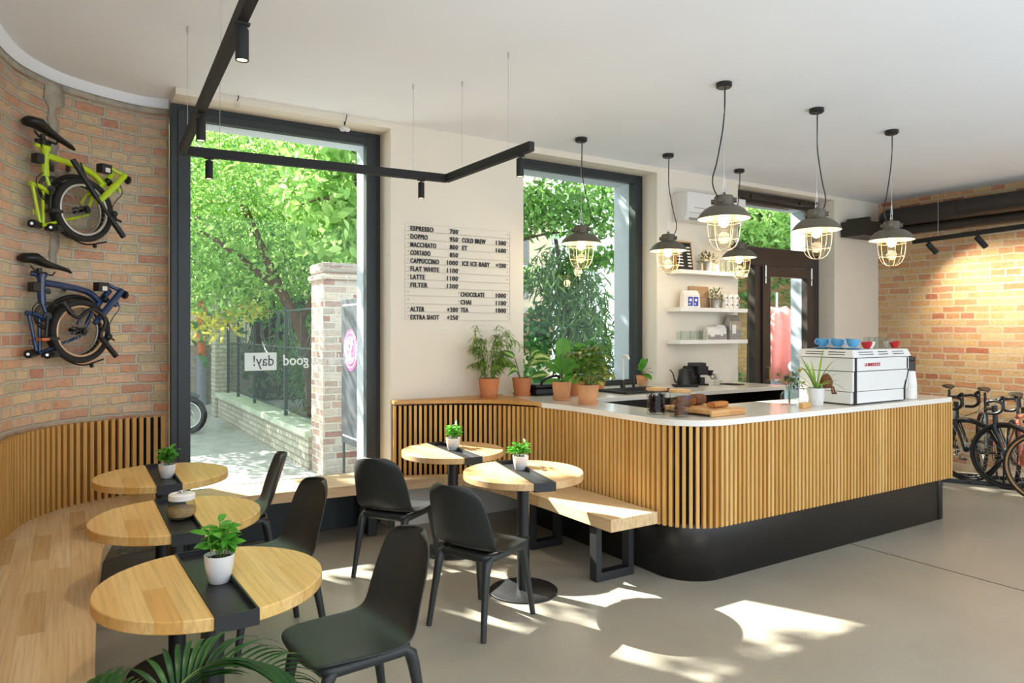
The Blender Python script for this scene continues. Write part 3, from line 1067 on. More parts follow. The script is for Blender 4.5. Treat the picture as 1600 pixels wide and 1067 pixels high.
# ceiling hooks and bare fittings left by the big window
for (x, y, lab) in ((1.04, 5.40, 'bare bulb on a short hook under the ceiling above the big window'), (1.86, 5.56, 'crumpled pale fitting on a short wire above the big window')):
    t = thing('ceiling_fitting', lab, 'ceiling fitting', (x, y, CEIL))
    m = M()
    if x < 1.5:
        m.tube([(0, 0, 0), (.0, 0, -.02), (-.008, 0, -.04)], .004, 6); m.build('hook', MT['dark'], t)
        m = M(); m.ball((-.012, 0, -.065), .024, 14, (1, 1, 1.1)); m.build('small_bulb', MT['jarglass'], t)
    else:
        t.location.y = 5.42
        m.tube([(0, 0, 0), (-.01, 0, -.05), (-.02, 0, -.09)], .003, 6); m.cyl((-.02, 0, -.06), (-.02, 0, -.09), .006, 8); m.build('hook', MT['dark'], t)
        m = M()
        for k in range(5):
            m.ball((-.02 + .022 * cos(k * 2.2), .015 * sin(k * 2.2), -.115 - .008 * (k % 2)), .016, 8, (1.5, .8, .8))
        m.build('lamp_holder', MT['white'], t)

# dark ventilation ducts along the brick wall
du = thing('ventilation_duct', 'dark brown ventilation ducts running below the ceiling along the lit brick wall', 'duct', (9.0, 3.0, 3.08))
m = M(); m.tube([(0, 2.15, 0), (0, 2.1, 0), (0, -3.2, 0)], .115, 24); m.ball((0, 2.15, 0), .115, 20)
for y in (1.3, .2):
    m.cyl((0, y - .02, 0), (0, y + .02, 0), .12, 24)
m.build('duct_pipe', MT['duct'], du)
m = M(); m.tube([(.1, 2.2, -.16), (.1, -3.2, -.16)], .06, 18)
m.build('duct_pipe', MT['duct'], du)
m = M(); m.bx(-.62, .1, 2.12, 2.42, -.26, -.07); m.bx(-.5, -.45, 2.12, 2.42, -.07, -.02)
m.build('duct_outlet', MT['duct'], du, smooth=0, bevel=.004)


# ------------------------------------------------------------------ leaves and plants
CAMWARD = (-.5, -.75, .45)


def blade(m, p, d, L, Wd, droop=.6, segs=5, fold=.25, shape='lance', up=(0, 0, 1), uv=False):
    """one curved leaf added to mesh m"""
    p = Vector(p); d = Vector(d).normalized(); up = Vector(up)
    vs = []; uvs = []
    side = d.cross(up)
    if side.length < .05:
        side = d.orthogonal()
    side.normalize()
    for i in range(segs + 1):
        t = i / segs
        if shape == 'lance':
            w = math.sin(pi * min(1, t * .92 + .06)) ** .9
        elif shape == 'oval':
            w = max(0, math.sin(pi * (t ** .85))) ** .6
        elif shape == 'fiddle':
            w = (.45 + .55 * t) * max(0, math.sin(pi * min(1, .08 + t * .92))) ** .4
        else:
            w = 1 - t ** 2.5
        if i == segs:
            w = .02
        w *= Wd / 2
        nrm = side.cross(d)
        vs += [p - side * w + nrm * abs(w) * fold, p.copy(), p + side * w + nrm * abs(w) * fold]
        uvs += [(-1, t), (0, t), (1, t)]
        p = p + d * (L / segs)
        d = (d + Vector((0, 0, -droop / segs))).normalized()
    fs = []
    for i in range(segs):
        a = i * 3
        fs += [(a, a + 1, a + 4, a + 3), (a + 1, a + 2, a + 5, a + 4)]
    b = len(m.f)
    m.add(vs, fs)
    if uv:
        for k, f in enumerate(fs):
            m.uv[b + k] = [uvs[i] for i in f]


def rv(z0=-1, z1=1):
    a = rnd.uniform(0, 2 * pi); z = rnd.uniform(z0, z1); r = math.sqrt(max(0, 1 - z * z))
    return Vector((r * cos(a), r * sin(a), z))


def pot_parts(t, r, h, mat, saucer=True, rim=False):
    m = M()
    s = .018 if saucer else 0
    m.lathe([(0, s), (r * .78, s), (r * .97, s + h * .86), (r, s + h * .88) if rim else (r * .985, s + h * .93), (r, s + h), (r * .92, s + h), (r * .88, s + h * .82), (0, s + h * .82)], n=36)
    m.build('pot', mat, t)
    if saucer:
        m = M(); m.lathe([(0, 0), (r * .8, 0), (r * .92, .026), (r * .86, .026), (r * .8, .012), (0, .012)], n=36)
        m.build('saucer', mat, t)
    m = M(); m.lathe([(0, s + h * .85), (r * .5, s + h * .855), (r * .885, s + h * .84), (r * .885, s + h * .8), (0, s + h * .8)], n=24)
    m.build('soil', MT['soil'], t)
    return s + h * .84


def seedling(loc, r, h, label, spread, hgt, n):
    t = thing('potted_seedling', label, 'potted plant', loc, 0, 'small table plants in white pots')
    m = M()
    m.lathe([(0, 0), (r * .62, 0), (r * .72, .006), (r * .93, h * .6), (r, h), (r * .93, h), (r * .88, h * .85), (0, h * .82)], n=32)
    m.build('pot', MT['potwhite'], t)
    m = M(); m.lathe([(0, h * .87), (r * .6, h * .88), (r * .9, h * .86), (r * .88, h * .8), (0, h * .8)], n=24)
    m.build('soil', MT['soil'], t)
    ms = M(); m = M()
    for k in range(9):
        a = rnd.uniform(0, 2 * pi); q = rnd.uniform(.1, .75) * r
        b = Vector((q * cos(a), q * sin(a), h * .86))
        top = b + Vector((cos(a) * spread * .35 * rnd.random(), sin(a) * spread * .35 * rnd.random(), hgt * rnd.uniform(.5, .9)))
        ms.tube([b, (b + top) / 2 + Vector((.004, 0, 0)), top], .0018, 5)
        for i in range(n):
            f = rnd.uniform(.35, 1.05)
            p = b.lerp(top, f)
            d = rv(-.1, .75)
            blade(m, p, d, spread * rnd.uniform(.4, .75), spread * rnd.uniform(.18, .27), rnd.uniform(.3, 1.0), 4, .25, 'oval', (rnd.uniform(-.7, .5), rnd.uniform(-.9, .3), .7))
    ms.build('stems', MT['stem'], t)
    m.build('foliage', MT['leaf_pot'], t, smooth=180)


TZ = .728
seedling((.455, 2.70, TZ), .052, .10, 'seedling in a white pot on the nearest left table', .095, .135, 11)
seedling((.505, 4.77, TZ), .050, .085, 'seedling in a white pot on the far left table by the brick wall', .08, .13, 10)
seedling((2.475, 3.84, TZ), .052, .09, 'bright green seedling in a white pot on the table beside the bench end', .085, .12, 11)
seedling((2.45, 4.74, TZ), .055, .092, 'bright green seedling in a white pot on the corner table', .09, .14, 11)

# sugar jar
t = thing('sugar_jar', 'round glass jar of brown sugar with a white lid on the middle left table', 'jar', (.455, 3.70, TZ))
m = M(); m.lathe([(0, 0), (.045, 0), (.062, .012), (.066, .045), (.060, .078), (.053, .095), (.05, .095), (.056, .076), (.062, .045), (.058, .016), (.043, .005), (0, .005)], n=32)
m.build('glass_body', MT['jarglass'], t)
m = M(); m.lathe([(0, .006), (.043, .007), (.057, .018), (.0605, .045), (.060, .055), (.03, .062), (0, .058)], n=28)
m.build('sugar', MT['sugar'], t)
m = M(); m.lathe([(0, .123), (.054, .122), (.059, .117), (.059, .094), (.052, .093), (0, .093)], n=32)
m.build('lid', MT['whitematte'], t)
m = M(); m.torus((0, 0, .132), .014, .0025, (0, .5, 1), 20, 6); m.ball((0, 0, .126), .008, 10); m.tube([(-.02, 0, .125), (.028, .006, .127)], .002, 6)
m.build('clasp', MT['alu'], t)

CT = 1.0555


def bamboo_pot(loc, label):
    t = thing('potted_bamboo', label, 'potted plant', loc, 0, 'terracotta pot plants on the counter')
    z = pot_parts(t, .09, .148, MT['terra'])
    ms = M(); m = M()
    for k in range(34):
        a = rnd.uniform(0, 2 * pi); b = Vector((.03 * cos(a), .03 * sin(a), z))
        far = k < 6
        a2 = a + rnd.uniform(-.5, .5)
        if far and sin(a2) > .35:
            a2 = -a2
        sp = rnd.uniform(.16, .27) if far else rnd.uniform(.05, .2)
        hh = rnd.uniform(.32, .5) if far else rnd.uniform(.14, .4)
        if sin(a2) > .2:
            sp = min(sp, .12)
        P = catmull([b, b + Vector((cos(a2) * sp * .35, sin(a2) * sp * .35, hh * .65)), b + Vector((cos(a2) * sp * .75, sin(a2) * sp * .75, hh)), b + Vector((cos(a2) * sp, sin(a2) * sp, hh * (.8 if far else .95)))], 5)
        ms.tube(P, .0013, 4)
        for i in range(3, len(P)):
            for q in range(3):
                d = rv(-.6, .2) + Vector((cos(a2), sin(a2), 0)) * .5
                if d.y > 0:
                    d.y *= .4
                blade(m, P[i], d, rnd.uniform(.05, .095), .0095, rnd.uniform(.4, 1.2), 3, .2, 'lance')
    ms.build('stems', MT['stem'], t); m.build('foliage', MT['leaf_spray'], t, smooth=180)


bamboo_pot((3.03, 5.20, CT), 'feathery narrow leaved plant in a banded terracotta pot at the left end of the ledge')
t = thing('potted_dieffenbachia', 'cream blotched broad leaved plant in a terracotta pot, second from the left on the ledge', 'potted plant', (3.372, 5.21, CT), 0, 'terracotta pot plants on the counter')
z = pot_parts(t, .088, .14, MT['terra'])
ms = M(); m = M()
for (az, el, sl, L, Wd, dr) in ((-38, 66, .20, .24, .105, 2.3), (-10, 72, .22, .20, .10, 2.0), (205, 48, .12, .19, .085, 2.4), (-50, 22, .07, .17, .065, .3), (150, 75, .20, .15, .06, .9), (-30, 70, .14, .2, .10, 1.4), (170, 60, .14, .15, .06, 1.8)):
    d = Vector((cos(R(az)) * cos(R(el)), sin(R(az)) * cos(R(el)), sin(R(el))))
    b = Vector((.012 * cos(R(az)), .012 * sin(R(az)), z)); e = b + d * sl
    ms.tube(catmull([b, b.lerp(e, .5) + Vector((0, 0, .01)), e], 4), .004, 6)
    d2 = (d * .6 + Vector((cos(R(az)), sin(R(az)), .2)) * .6)
    blade(m, e, d2, L, Wd, dr, 8, .18, 'oval', CAMWARD, uv=True)
ms.build('stems', MT['stem'], t); m.build('foliage', MT['leaf_dieff'], t, smooth=180)

t = thing('potted_fiddle_leaf_fig', 'young fiddle leaf fig with one tall upright leaf in a pale terracotta pot', 'potted plant', (3.43, 4.70, CT), 0, 'terracotta pot plants on the counter')
z = pot_parts(t, .083, .135, MT['terralight'])
ms = M(); m = M()
ms.tube([(0, 0, z - .01), (.004, 0, z + .07), (0, .004, z + .13)], .006, 7)
for (az, el, h, L, Wd, dr) in ((-32, 86, .14, .25, .165, .1), (-32, 82, .08, .18, .12, .2), (148, 42, .08, .18, .075, .4), (-32, 38, .08, .17, .085, .5), (-60, 12, .04, .13, .06, .6), (160, 5, .03, .15, .06, .5), (-10, 50, .1, .16, .08, .5), (-160, 55, .11, .15, .07, .3), (-30, 8, .02, .13, .065, .4)):
    d = Vector((cos(R(az)) * cos(R(el)), sin(R(az)) * cos(R(el)), sin(R(el))))
    blade(m, (0, 0, z + h), d, L, Wd, dr, 8, .2, 'fiddle', CAMWARD)
ms.build('stems', MT['bark'], t); m.build('foliage', MT['leaf_fig'], t, smooth=180)


def bushy(loc, r, h, mat, leaf, n, spread, hgt, L, Wd, label, saucer=True, umbrella=False):
    t = thing('potted_foliage_plant', label, 'potted plant', loc, 0, 'terracotta pot plants on the counter')
    z = pot_parts(t, r, h, mat, saucer)
    ms = M(); m = M()
    for k in range(n):
        a = rnd.uniform(0, 2 * pi); q = spread * math.sqrt(rnd.random()); hh = hgt * rnd.uniform(.12, 1)
        b = Vector((.02 * cos(a), .02 * sin(a), z))
        e = Vector((q * cos(a), q * sin(a), z + hh))
        ms.tube(catmull([b, Vector((q * .35 * cos(a), q * .35 * sin(a), z + hh * .6)), e], 3), .0022, 5)
        if umbrella:
            o = rnd.uniform(0, 1)
            for i in range(7):
                an = o + i * 2 * pi / 7
                d = Vector((cos(an), sin(an), rnd.uniform(-.35, .1)))
                blade(m, e, d, L * rnd.uniform(.75, 1.1), Wd, .9, 4, .2, 'oval')
        else:
            for i in range(4):
                d = rv(-.5, .7) + Vector((cos(a), sin(a), 0)) * .4
                blade(m, e, d, L * rnd.uniform(.7, 1.1), Wd, rnd.uniform(.4, 1.3), 4, .22, 'oval', (rnd.uniform(-.8, .3), rnd.uniform(-.9, .2), .6))
    ms.build('stems', MT['stem'], t); m.build('foliage', leaf, t, smooth=180)


bushy((3.80, 5.0, CT), .085, .15, MT['terra'], MT['leaf_fig'], 16, .17, .26, .13, .075, 'broad leaved green plant in a terracotta pot right behind the fiddle leaf fig')
bushy((4.02, 5.14, CT), .075, .13, MT['terra'], MT['leaf_deep'], 14, .15, .32, .11, .05, 'dark leaved plant in a terracotta pot behind, near the window sill')
bushy((3.405, 4.32, CT), .087, .137, MT['terralight'], MT['leaf_varieg'], 34, .19, .33, .085, .034, 'bushy umbrella plant with yellow flecked leaves in a pale pot, foremost of the pots', umbrella=True)
bushy((4.36, 5.35, CT), .055, .075, MT['terra'], MT['leaf_croton'], 10, .09, .12, .075, .035, 'small yellow and green leaved plant in a little pot by the window sill', False)
t = thing('potted_peperomia', 'round leaved plant in a pale mottled pot at the right edge of the middle window', 'potted plant', (4.96, 5.40, CT))
z = pot_parts(t, .062, .115, MT['terralight'], False)
ms = M(); m = M()
for (az, el, L, Wd) in ((-80, 70, .13, .075), (-110, 85, .12, .07), (-40, 30, .1, .075), (200, 30, .09, .07), (-90, -20, .12, .085), (60, 50, .1, .07), (-60, 5, .09, .07)):
    d = Vector((cos(R(az)) * cos(R(el)), sin(R(az)) * cos(R(el)), sin(R(el))))
    e = Vector((0, 0, z)) + d * .03 + Vector((0, 0, .05)); ms.tube([(0, 0, z), e], .003, 5)
    blade(m, e, d, L, Wd, .6, 6, .12, 'oval')
ms.build('stems', MT['stem'], t); m.build('foliage', MT['leaf_fig'], t, smooth=180)

# ------------------------------------------------------------------ kitchen things on the worktop
t = thing('sandwich_grill', 'black table grill with a raised curved handle between the pots', 'grill', (3.60, 5.22, CT))
m = M(); m.bx(-.15, .15, -.12, .12, .012, .06); m.bx(-.13, .13, -.11, .11, 0, .012); m.build('base', MT['dark'], t, bevel=.012)
m = M(); m.bx(-.15, .15, -.12, .12, .064, .098); m.build('lid', MT['dark'], t, bevel=.014)
m = M(); m.tube(catmull([(-.09, -.10, .09), (-.08, -.13, .135), (0, -.135, .165), (.08, -.13, .165), (.1, -.09, .10)], 6), .012, 8); m.build('handle', MT['dark'], t)
t = thing('drip_tray', 'black sink tray set on the worktop under the middle window', 'tray', (4.53, 4.99, CT))
m = M(); m.bx(-.33, .33, -.2, .2, 0, .006)
for a, b, c, d in ((-.33, .33, -.2, -.185), (-.33, .33, .185, .2), (-.33, -.315, -.2, .2), (.315, .33, -.2, .2)):
    m.bx(a, b, c, d, 0, .022)
m.build('tray_pan', MT['black'], t, smooth=0, bevel=.003)
m = M()
for k in range(9):
    m.bx(-.3, .3, -.16 + k * .038, -.15 + k * .038, .006, .018)
m.build('ribs', MT['black'], t, smooth=0)
t = thing('tap', 'tall pale spray tap on a black base at the sink', 'tap', (4.63, 5.32, CT))
m = M(); m.lathe([(0, 0), (.026, 0), (.026, .075), (.018, .085), (0, .085)], n=20); m.build('base', MT['dark'], t)
m = M(); m.cyl((0, 0, .08), (0, 0, .30), .012, 14); m.tube(catmull([(0, 0, .30), (0, -.02, .325), (0, -.07, .32), (0, -.09, .29)], 5), .011, 10); m.build('spout', MT['whitematte'], t)
m = M(); m.cyl((.03, 0, .05), (.085, 0, .07), .006, 8); m.build('lever', MT['dark'], t)
t = thing('bottle', 'slim black soap bottle beside the tap', 'bottle', (4.79, 5.34, CT))
m = M(); m.lathe([(0, 0), (.014, 0), (.014, .12), (.007, .135), (.007, .155), (0, .155)], n=16); m.build('bottle_body', MT['dark'], t)
t = thing('candle_jar', 'low pale jar with a wooden lid on the sill by the tap', 'jar', (4.86, 5.28, CT))
m = M(); m.lathe([(0, 0), (.042, 0), (.042, .045), (0, .045)], n=24); m.build('jar_body', MT['kraft'], t)
m = M(); m.lathe([(0, .045), (.038, .045), (.038, .075), (0, .075)], n=24); m.build('lid', MT['jarglass'], t)

t = thing('gooseneck_kettle', 'matte black gooseneck kettle on its base by the white wall', 'kettle', (5.30, 5.16, CT), R(-32))
m = M(); m.bx(-.10, .13, -.085, .085, 0, .022); m.build('heating_base', MT['blackmatte'], t, bevel=.006)
m = M(); m.lathe([(0, .024), (.07, .024), (.068, .035), (.047, .17), (.044, .174), (0, .174)], n=32); m.build('kettle_body', MT['dark'], t)
m = M(); m.lathe([(0, .174), (.038, .174), (.036, .18), (.012, .182), (.012, .19), (0, .19)], n=24); m.build('lid', MT['dark'], t)
m = M(); m.tube(catmull([(-.06, -.01, .045), (-.085, -.015, .05), (-.10, -.02, .09), (-.115, -.022, .14), (-.145, -.025, .175)], 6), [.008] * 12 + [.006] * 13, 8); m.build('spout', MT['dark'], t)
m = M(); m.tube(catmull([(.045, .0, .16), (.08, .0, .165), (.09, 0, .13), (.115, 0, .08)], 6), .008, 8); m.build('handle', MT['dark'], t)
t = thing('coffee_grinder', 'squat black coffee grinder with a see-through hopper beside the kettle', 'grinder', (5.56, 5.22, CT), R(-20))
m = M(); m.bx(-.12, .10, -.07, .09, .0, .018); m.bx(-.12, .04, .0, .09, .018, .2); m.bx(-.02, .10, -.06, .09, .11, .2); m.build('grinder_body', MT['blackmatte'], t, bevel=.008)
m = M(); m.prism([(-.07, -.03), (.09, -.03), (.09, .08), (-.07, .08)], .2, .235); m.build('hopper', MT['duct'], t, smooth=0, bevel=.004)
m = M(); m.lathe([(0, .02), (.034, .02), (.034, .085), (0, .085)], (.035, -.03, 0), 20); m.build('grounds_cup', MT['dark'], t)
m = M(); m.lathe([(.018, .1), (.045, .155), (.04, .155), (.016, .105)], (.13, -.02, 0), 20); m.tube([(.09, -.02, .12), (.13, -.02, .12)], .01, 6); m.build('funnel', MT['dark'], t)
t = thing('pour_over_dripper', 'white pour over cone on a small glass server right of the grinder', 'coffee dripper', (5.74, 5.10, CT), R(-32))
m = M(); m.lathe([(0, 0), (.045, 0), (.05, .03), (.03, .06), (.027, .06), (.045, .03), (.04, .004), (0, .004)], n=24); m.build('server', MT['jarglass'], t)
m = M(); m.lathe([(.018, .058), (.066, .125), (.068, .13), (.062, .128), (.015, .063), (.018, .058)], n=32); m.lathe([(0, .055), (.04, .055), (.04, .062), (0, .062)], n=24); m.build('cone', MT['white'], t)
m = M(); m.torus((-.055, 0, .09), .022, .005, (0, 1, 0), 16, 6); m.build('handle', MT['dark'], t)
tag((lambda m: m.build('serving_tray', MT['blackmatte'], None, (5.72, 5.10, CT - .0), smooth=0, bevel=.002))(M().bx(.16, .30, -.11, .10, 0, .008)), 'thin black tray right of the coffee dripper', 'tray')

# things on the open shelf inside the bar
t = thing('wood_block_stack', 'stack of thin wooden boards on the dark shelf inside the bar', 'boards', (5.10, 4.88, .7205))
for k in range(5):
    m = M(); m.box((.004 * (k % 2), 0, .015 + k * .03), (.2, .2, .028)); m.build('board', MT['cap'], t, smooth=0)
t = thing('wicker_box', 'brown woven box on the dark shelf inside the bar', 'box', (5.42, 4.88, .7205))
m = M(); m.bx(-.13, .13, -.1, .1, 0, .13); m.build('box_body', MT['cookie'], t, smooth=0, bevel=.006)
m = M(); m.bx(-.135, .135, -.105, .105, .13, .155); m.build('lid', MT['cap'], t, smooth=0)
for k in range(3):
    o = thing('glass_jar', 'clear glass jar on the dark shelf inside the bar, beside the woven box', 'jar', (5.66 + .1 * k, 4.86 + .02 * (k % 2), .7205), 0, 'jars on the shelf inside the bar')
    m = M(); m.lathe([(0, 0), (.04, 0), (.042, .12), (.03, .14), (.03, .16), (.027, .16), (.038, .12), (.036, .005), (0, .005)], n=20); m.build('glass_body', MT['jarglass'], o)


def canister(loc, fill, label, kind):
    t = thing('glass_canister', label, 'jar', loc, 0, 'glass canisters on the bar corner')
    r = .066; h = .165
    m = M(); m.lathe([(0, 0), (r - .006, 0), (r, .006), (r, h), (r - .004, h), (r - .004, .008), (0, .008)], n=36); m.build('glass_body', MT['jarglass'], t)
    m = M(); m.lathe([(0, h), (r + .003, h), (r + .006, h + .004), (r + .006, h + .014), (r + .002, h + .019), (0, h + .019)], n=36); m.build('lid', MT['board'], t)
    m = M()
    if kind == 'beans':
        for k in range(420):
            f = rnd.random(); a = rnd.uniform(0, 2 * pi); q = (r - .012) * math.sqrt(rnd.random())
            lean = .5 + .5 * cos(a)
            if f * .13 > .11 + .03 * lean: continue
            T = Matrix.Translation((q * cos(a), q * sin(a), .016 + f * .125)) @ rv().to_track_quat('Z', 'Y').to_matrix().to_4x4()
            m.ball((0, 0, 0), .0075, 6, (.75, .75, 1.1), T)
    else:
        for k in range(26):
            a = rnd.uniform(0, 2 * pi); q = .03 * rnd.random()
            T = Matrix.Translation((q * cos(a), q * sin(a), .018 + k * .0042)) @ (Vector((rnd.uniform(-.3, .3), rnd.uniform(-.3, .3), 1))).to_track_quat('Z', 'Y').to_matrix().to_4x4()
            m.lathe([(0, -.004), (.024, -.004), (.029, 0), (.024, .005), (0, .006)], n=12, T=T)
    m.build('beans' if kind == 'beans' else 'cookies', fill, t)
    return t


canister((3.395, 3.555, CT), MT['coffee'], 'glass canister of dark roasted beans with a wooden lid, left of the pair', 'beans')
c2 = canister((3.425, 3.37, CT), MT['cookie'], 'glass canister of brown cookies with a wooden lid, right of the pair', 'cookies')
m = M(); m.box((0.005, -.0668, .135), (.014, .0008, .014)); o = m.build('blue_mark', MT['bluep'], c2, smooth=0)
text('jar_print', 'BIO GABE', .016, MT['letter'], c2, at(.014, -.0672, .130) @ FACE, .0003, .0004)

t = thing('cutting_board', 'thick wooden cutting board with a raised edge on the bar beside the canisters', 'cutting board', (3.74, 3.455, CT), R(3))
m = M(); m.bx(-.18, .18, -.22, .22, .016, .044); m.bx(-.18, .18, -.22, -.20, 0, .02); m.bx(-.18, .18, .19, .22, 0, .02); m.build('board_top', MT['board'], t, bevel=.008, smooth=0)
m = M(); m.torus((.12, .18, .035), .012, .003, n=12); m.build('finger_hole', MT['kick'], t)


def loaf(name, loc, rz, d, mat, label, cut=None):
    t = thing(name, label, 'bread', loc, rz)
    L, w, h = d
    n = 14; vs = []; fs = []; k = 9
    for i in range(k):
        x = -L / 2 + L * i / (k - 1); e = 1 - .10 * abs(2 * i / (k - 1) - 1) ** 4
        for j in range(n):
            a = 2 * pi * j / n
            yy = cos(a); zz = sin(a)
            yy = math.copysign(abs(yy) ** .6, yy); zz = math.copysign(abs(zz) ** .7, zz)
            vs.append((x, yy * w / 2 * e * (1 + .05 * rnd.uniform(-1, 1)), h / 2 + zz * h / 2 * e * (1 + .04 * rnd.uniform(-1, 1) if zz > 0 else 1)))
    for i in range(k - 1):
        for j in range(n):
            fs.append((i * n + j, i * n + (j + 1) % n, (i + 1) * n + (j + 1) % n, (i + 1) * n + j))
    m = M(); m.add(vs, fs); m.build('crust', mat, t, smooth=60)
    for s in (0, k - 1):
        m = M()
        x = vs[s * n][0] + (.0015 if s else -.0015)
        m.add([(x - .003, v[1], v[2]) for v in vs[s * n:(s + 1) * n]] + [(x, v[1] * .94, h / 2 + (v[2] - h / 2) * .94) for v in vs[s * n:(s + 1) * n]],
              [tuple(range(n, 2 * n))] + [(j, (j + 1) % n, n + (j + 1) % n, n + j) for j in range(n)])
        m.build('cut_face', MT['crumb'], t, smooth=0)
    return t


bz = CT + .0455
loaf('cake_loaf', (3.62, 3.52, bz), R(5), (.12, .085, .075), MT['bread'], 'dark seeded loaf on the cutting board just behind the cookie canister')
loaf('cake_loaf', (3.79, 3.56, bz), R(10), (.12, .085, .075), MT['bread'], 'second dark seeded loaf further right along the cutting board')
loaf('cake_slice', (3.78, 3.36, bz), R(8), (.16, .075, .04), MT['crumb'], 'thick golden cake slice lying at the front of the cutting board')

t = thing('bud_vase', 'round glass bud vase with dried flowers on the bar', 'vase', (4.71, 3.48, CT))
m = M(); m.lathe([(0, 0), (.052, 0), (.064, .012), (.064, .075), (.05, .098), (.024, .11), (.024, .135), (.030, .14), (.026, .14), (.020, .133), (.020, .108), (.047, .094), (.059, .072), (.059, .014), (.05, .006), (0, .006)], n=32)
m.build('glass_body', MT['jarglass'], t)
ms = M(); mg = M(); my = M(); md = M(); mw = M()
for (px, py, ph, kind) in ((-.10, .02, .235, 'y'), (.09, -.03, .265, 'y'), (-.035, .0, .20, 'g'), (.02, .02, .20, 'g'), (.0, -.03, .185, 'g'), (-.05, -.02, .215, 'g'), (.10, .02, .175, 'd'), (.12, -.03, .165, 'd'), (.08, .0, .15, 'd'), (.13, .03, .2, 'd'), (-.12, 0, .2, 'w'), (-.11, .03, .185, 'w'), (.03, -.02, .23, 'g')):
    e = Vector((px, py, ph)); ms.tube(catmull([(px * .1, py * .1, .01), (px * .18, py * .18, .14), e], 4), .0014, 5)
    if kind == 'y': my.ball(e, .014, 10)
    if kind == 'g':
        for k in range(16): blade(mg, e, rv(-.4, .9), .04, .018, .5, 3, .3, 'oval')
    if kind == 'd':
        for k in range(9): md.ball(e + rv() * .018 + Vector((0, 0, -k * .004)), .006, 6, (1.3, 1, .8))
    if kind == 'w':
        for k in range(6): blade(mw, e, rv(-.3, .6), .025, .012, .3, 3, .3, 'oval')
ms.build('stems', MT['stem'], t); mg.build('seed_heads', MT['leaf_grey'], t, smooth=180); my.build('yellow_blooms', MT['leaf_croton'], t); md.build('dark_berries', MT['dark'], t); mw.build('pale_blooms', MT['paper'], t, smooth=180)

t = thing('potted_spider_plant', 'spiky light green plant in a white pot on the bar left of the espresso machine', 'potted plant', (4.83, 3.33, CT))
m = M(); m.lathe([(0, 0), (.046, 0), (.05, .004), (.066, .135), (.061, .135), (.055, .11), (0, .11)], n=32); m.build('pot', MT['potwhite'], t)
m = M(); m.lathe([(0, .118), (.057, .115), (.055, .105), (0, .105)], n=24); m.build('soil', MT['soil'], t)
m = M()
for k in range(26):
    a = rnd.uniform(0, 2 * pi); el = rnd.uniform(.5, 1.4)
    d = Vector((cos(a) * cos(el), sin(a) * cos(el), sin(el)))
    blade(m, (.01 * cos(a), .01 * sin(a), .115), d, rnd.uniform(.2, .36), .016, rnd.uniform(.3, 1.5), 7, .3, 'lance')
m.build('foliage', MT['leaf_spider'], t, smooth=180)
t = thing('egg_figurine', 'brown felt egg figure with dangling legs sitting on the white pot rim', 'figurine', (4.86, 3.262, CT + .135))
m = M(); m.lathe([(0, 0), (.02, .002), (.04, .02), (.045, .045), (.038, .075), (.022, .1), (.008, .112), (0, .113)], n=24); m.build('egg_body', MT['bread'], t)
for s in (-1, 1):
    m = M(); m.tube(catmull([(.01 + s * .012, -.02, .012), (.012 + s * .014, -.042, .008), (.016 + s * .014, -.047, -.03)], 4), .006, 7); m.ball((.018 + s * .014, -.052, -.034), .01, 8, (1, 1.4, .8)); m.build('leg', MT['bread'], t)
t = thing('card_holder', 'small wooden block holding white cards beside the white pot', 'card holder', (4.60, 3.26, CT), R(8))
m = M(); m.bx(-.06, .06, -.015, .015, 0, .042); m.build('block', MT['board'], t, smooth=0, bevel=.003)
m = M(); m.bx(-.055, .05, .017, .026, .001, .075); m.build('cards', MT['paper'], t, smooth=0)

# ------------------------------------------------------------------ espresso machine
em = thing('espresso_machine', 'white two group espresso machine with a red name badge at the end of the bar', 'espresso machine', (5.06, 3.17, CT))
Wm, D = .77, .46
side = [(0, .0), (D, 0), (D, .36), (0, .36)]
m = M(); m.bx(.03, Wm - .08, .03, D - .03, .008, .36); m.build('chassis', MT['black'], em, smooth=0)
m = M(); m.bx(.012, Wm - .05, .01, .03, .01, .10); m.build('base_panel', MT['white'], em, smooth=0, bevel=.004)
m = M()
m.add([(.025, .008, .104), (Wm - .065, .008, .104), (Wm - .02, .0, .255), (.025, .0, .255), (.025, .03, .104), (Wm - .065, .03, .104), (Wm - .02, .03, .255), (.025, .03, .255)], [(0, 1, 2, 3), (7, 6, 5, 4), (0, 4, 5, 1), (1, 5, 6, 2), (2, 6, 7, 3), (3, 7, 4, 0)])
m.build('front_panel', MT['white'], em, smooth=0, bevel=.003)
m = M(); m.bx(.03, Wm - .005, -.004, .03, .26, .36); m.build('upper_panel', MT['white'], em, smooth=0, bevel=.004)
for x in (0, Wm - .03):
    m = M(); sx = x
    m.bx(sx - .012, sx + .012, .012, D, .01, .10); m.bx(sx - .012, sx + .012, .0, D, .104, .255); m.bx(sx - .012, sx + .012, -.004, D, .26, .36); m.build('side_panel', MT['white'], em, smooth=0, bevel=.003)
for x in (.016, Wm - .06):
    m = M(); m.bx(x, x + .018, -.008 if x < .1 else .004, .02, .01 if x < .1 else .01, .36 if x < .1 else .1); m.build('corner_strip', MT['dark'], em, smooth=0)
m = M(); m.tube([(Wm - .056, .004, .104), (Wm - .012, -.002, .255)], .006, 6); m.build('corner_strip', MT['dark'], em)
m = M(); m.add([(-.025, -.015, .365), (Wm + .012, -.015, .365), (Wm + .012, D + .02, .365), (-.025, D + .02, .365), (-.005, .005, .425), (Wm - .008, .005, .425), (Wm - .008, D, .425), (-.005, D, .425)], [(0, 3, 2, 1), (4, 5, 6, 7), (0, 1, 5, 4), (1, 2, 6, 5), (2, 3, 7, 6), (3, 0, 4, 7)])
m.build('cup_tray', MT['white'], em, smooth=0, bevel=.004)
m = M()
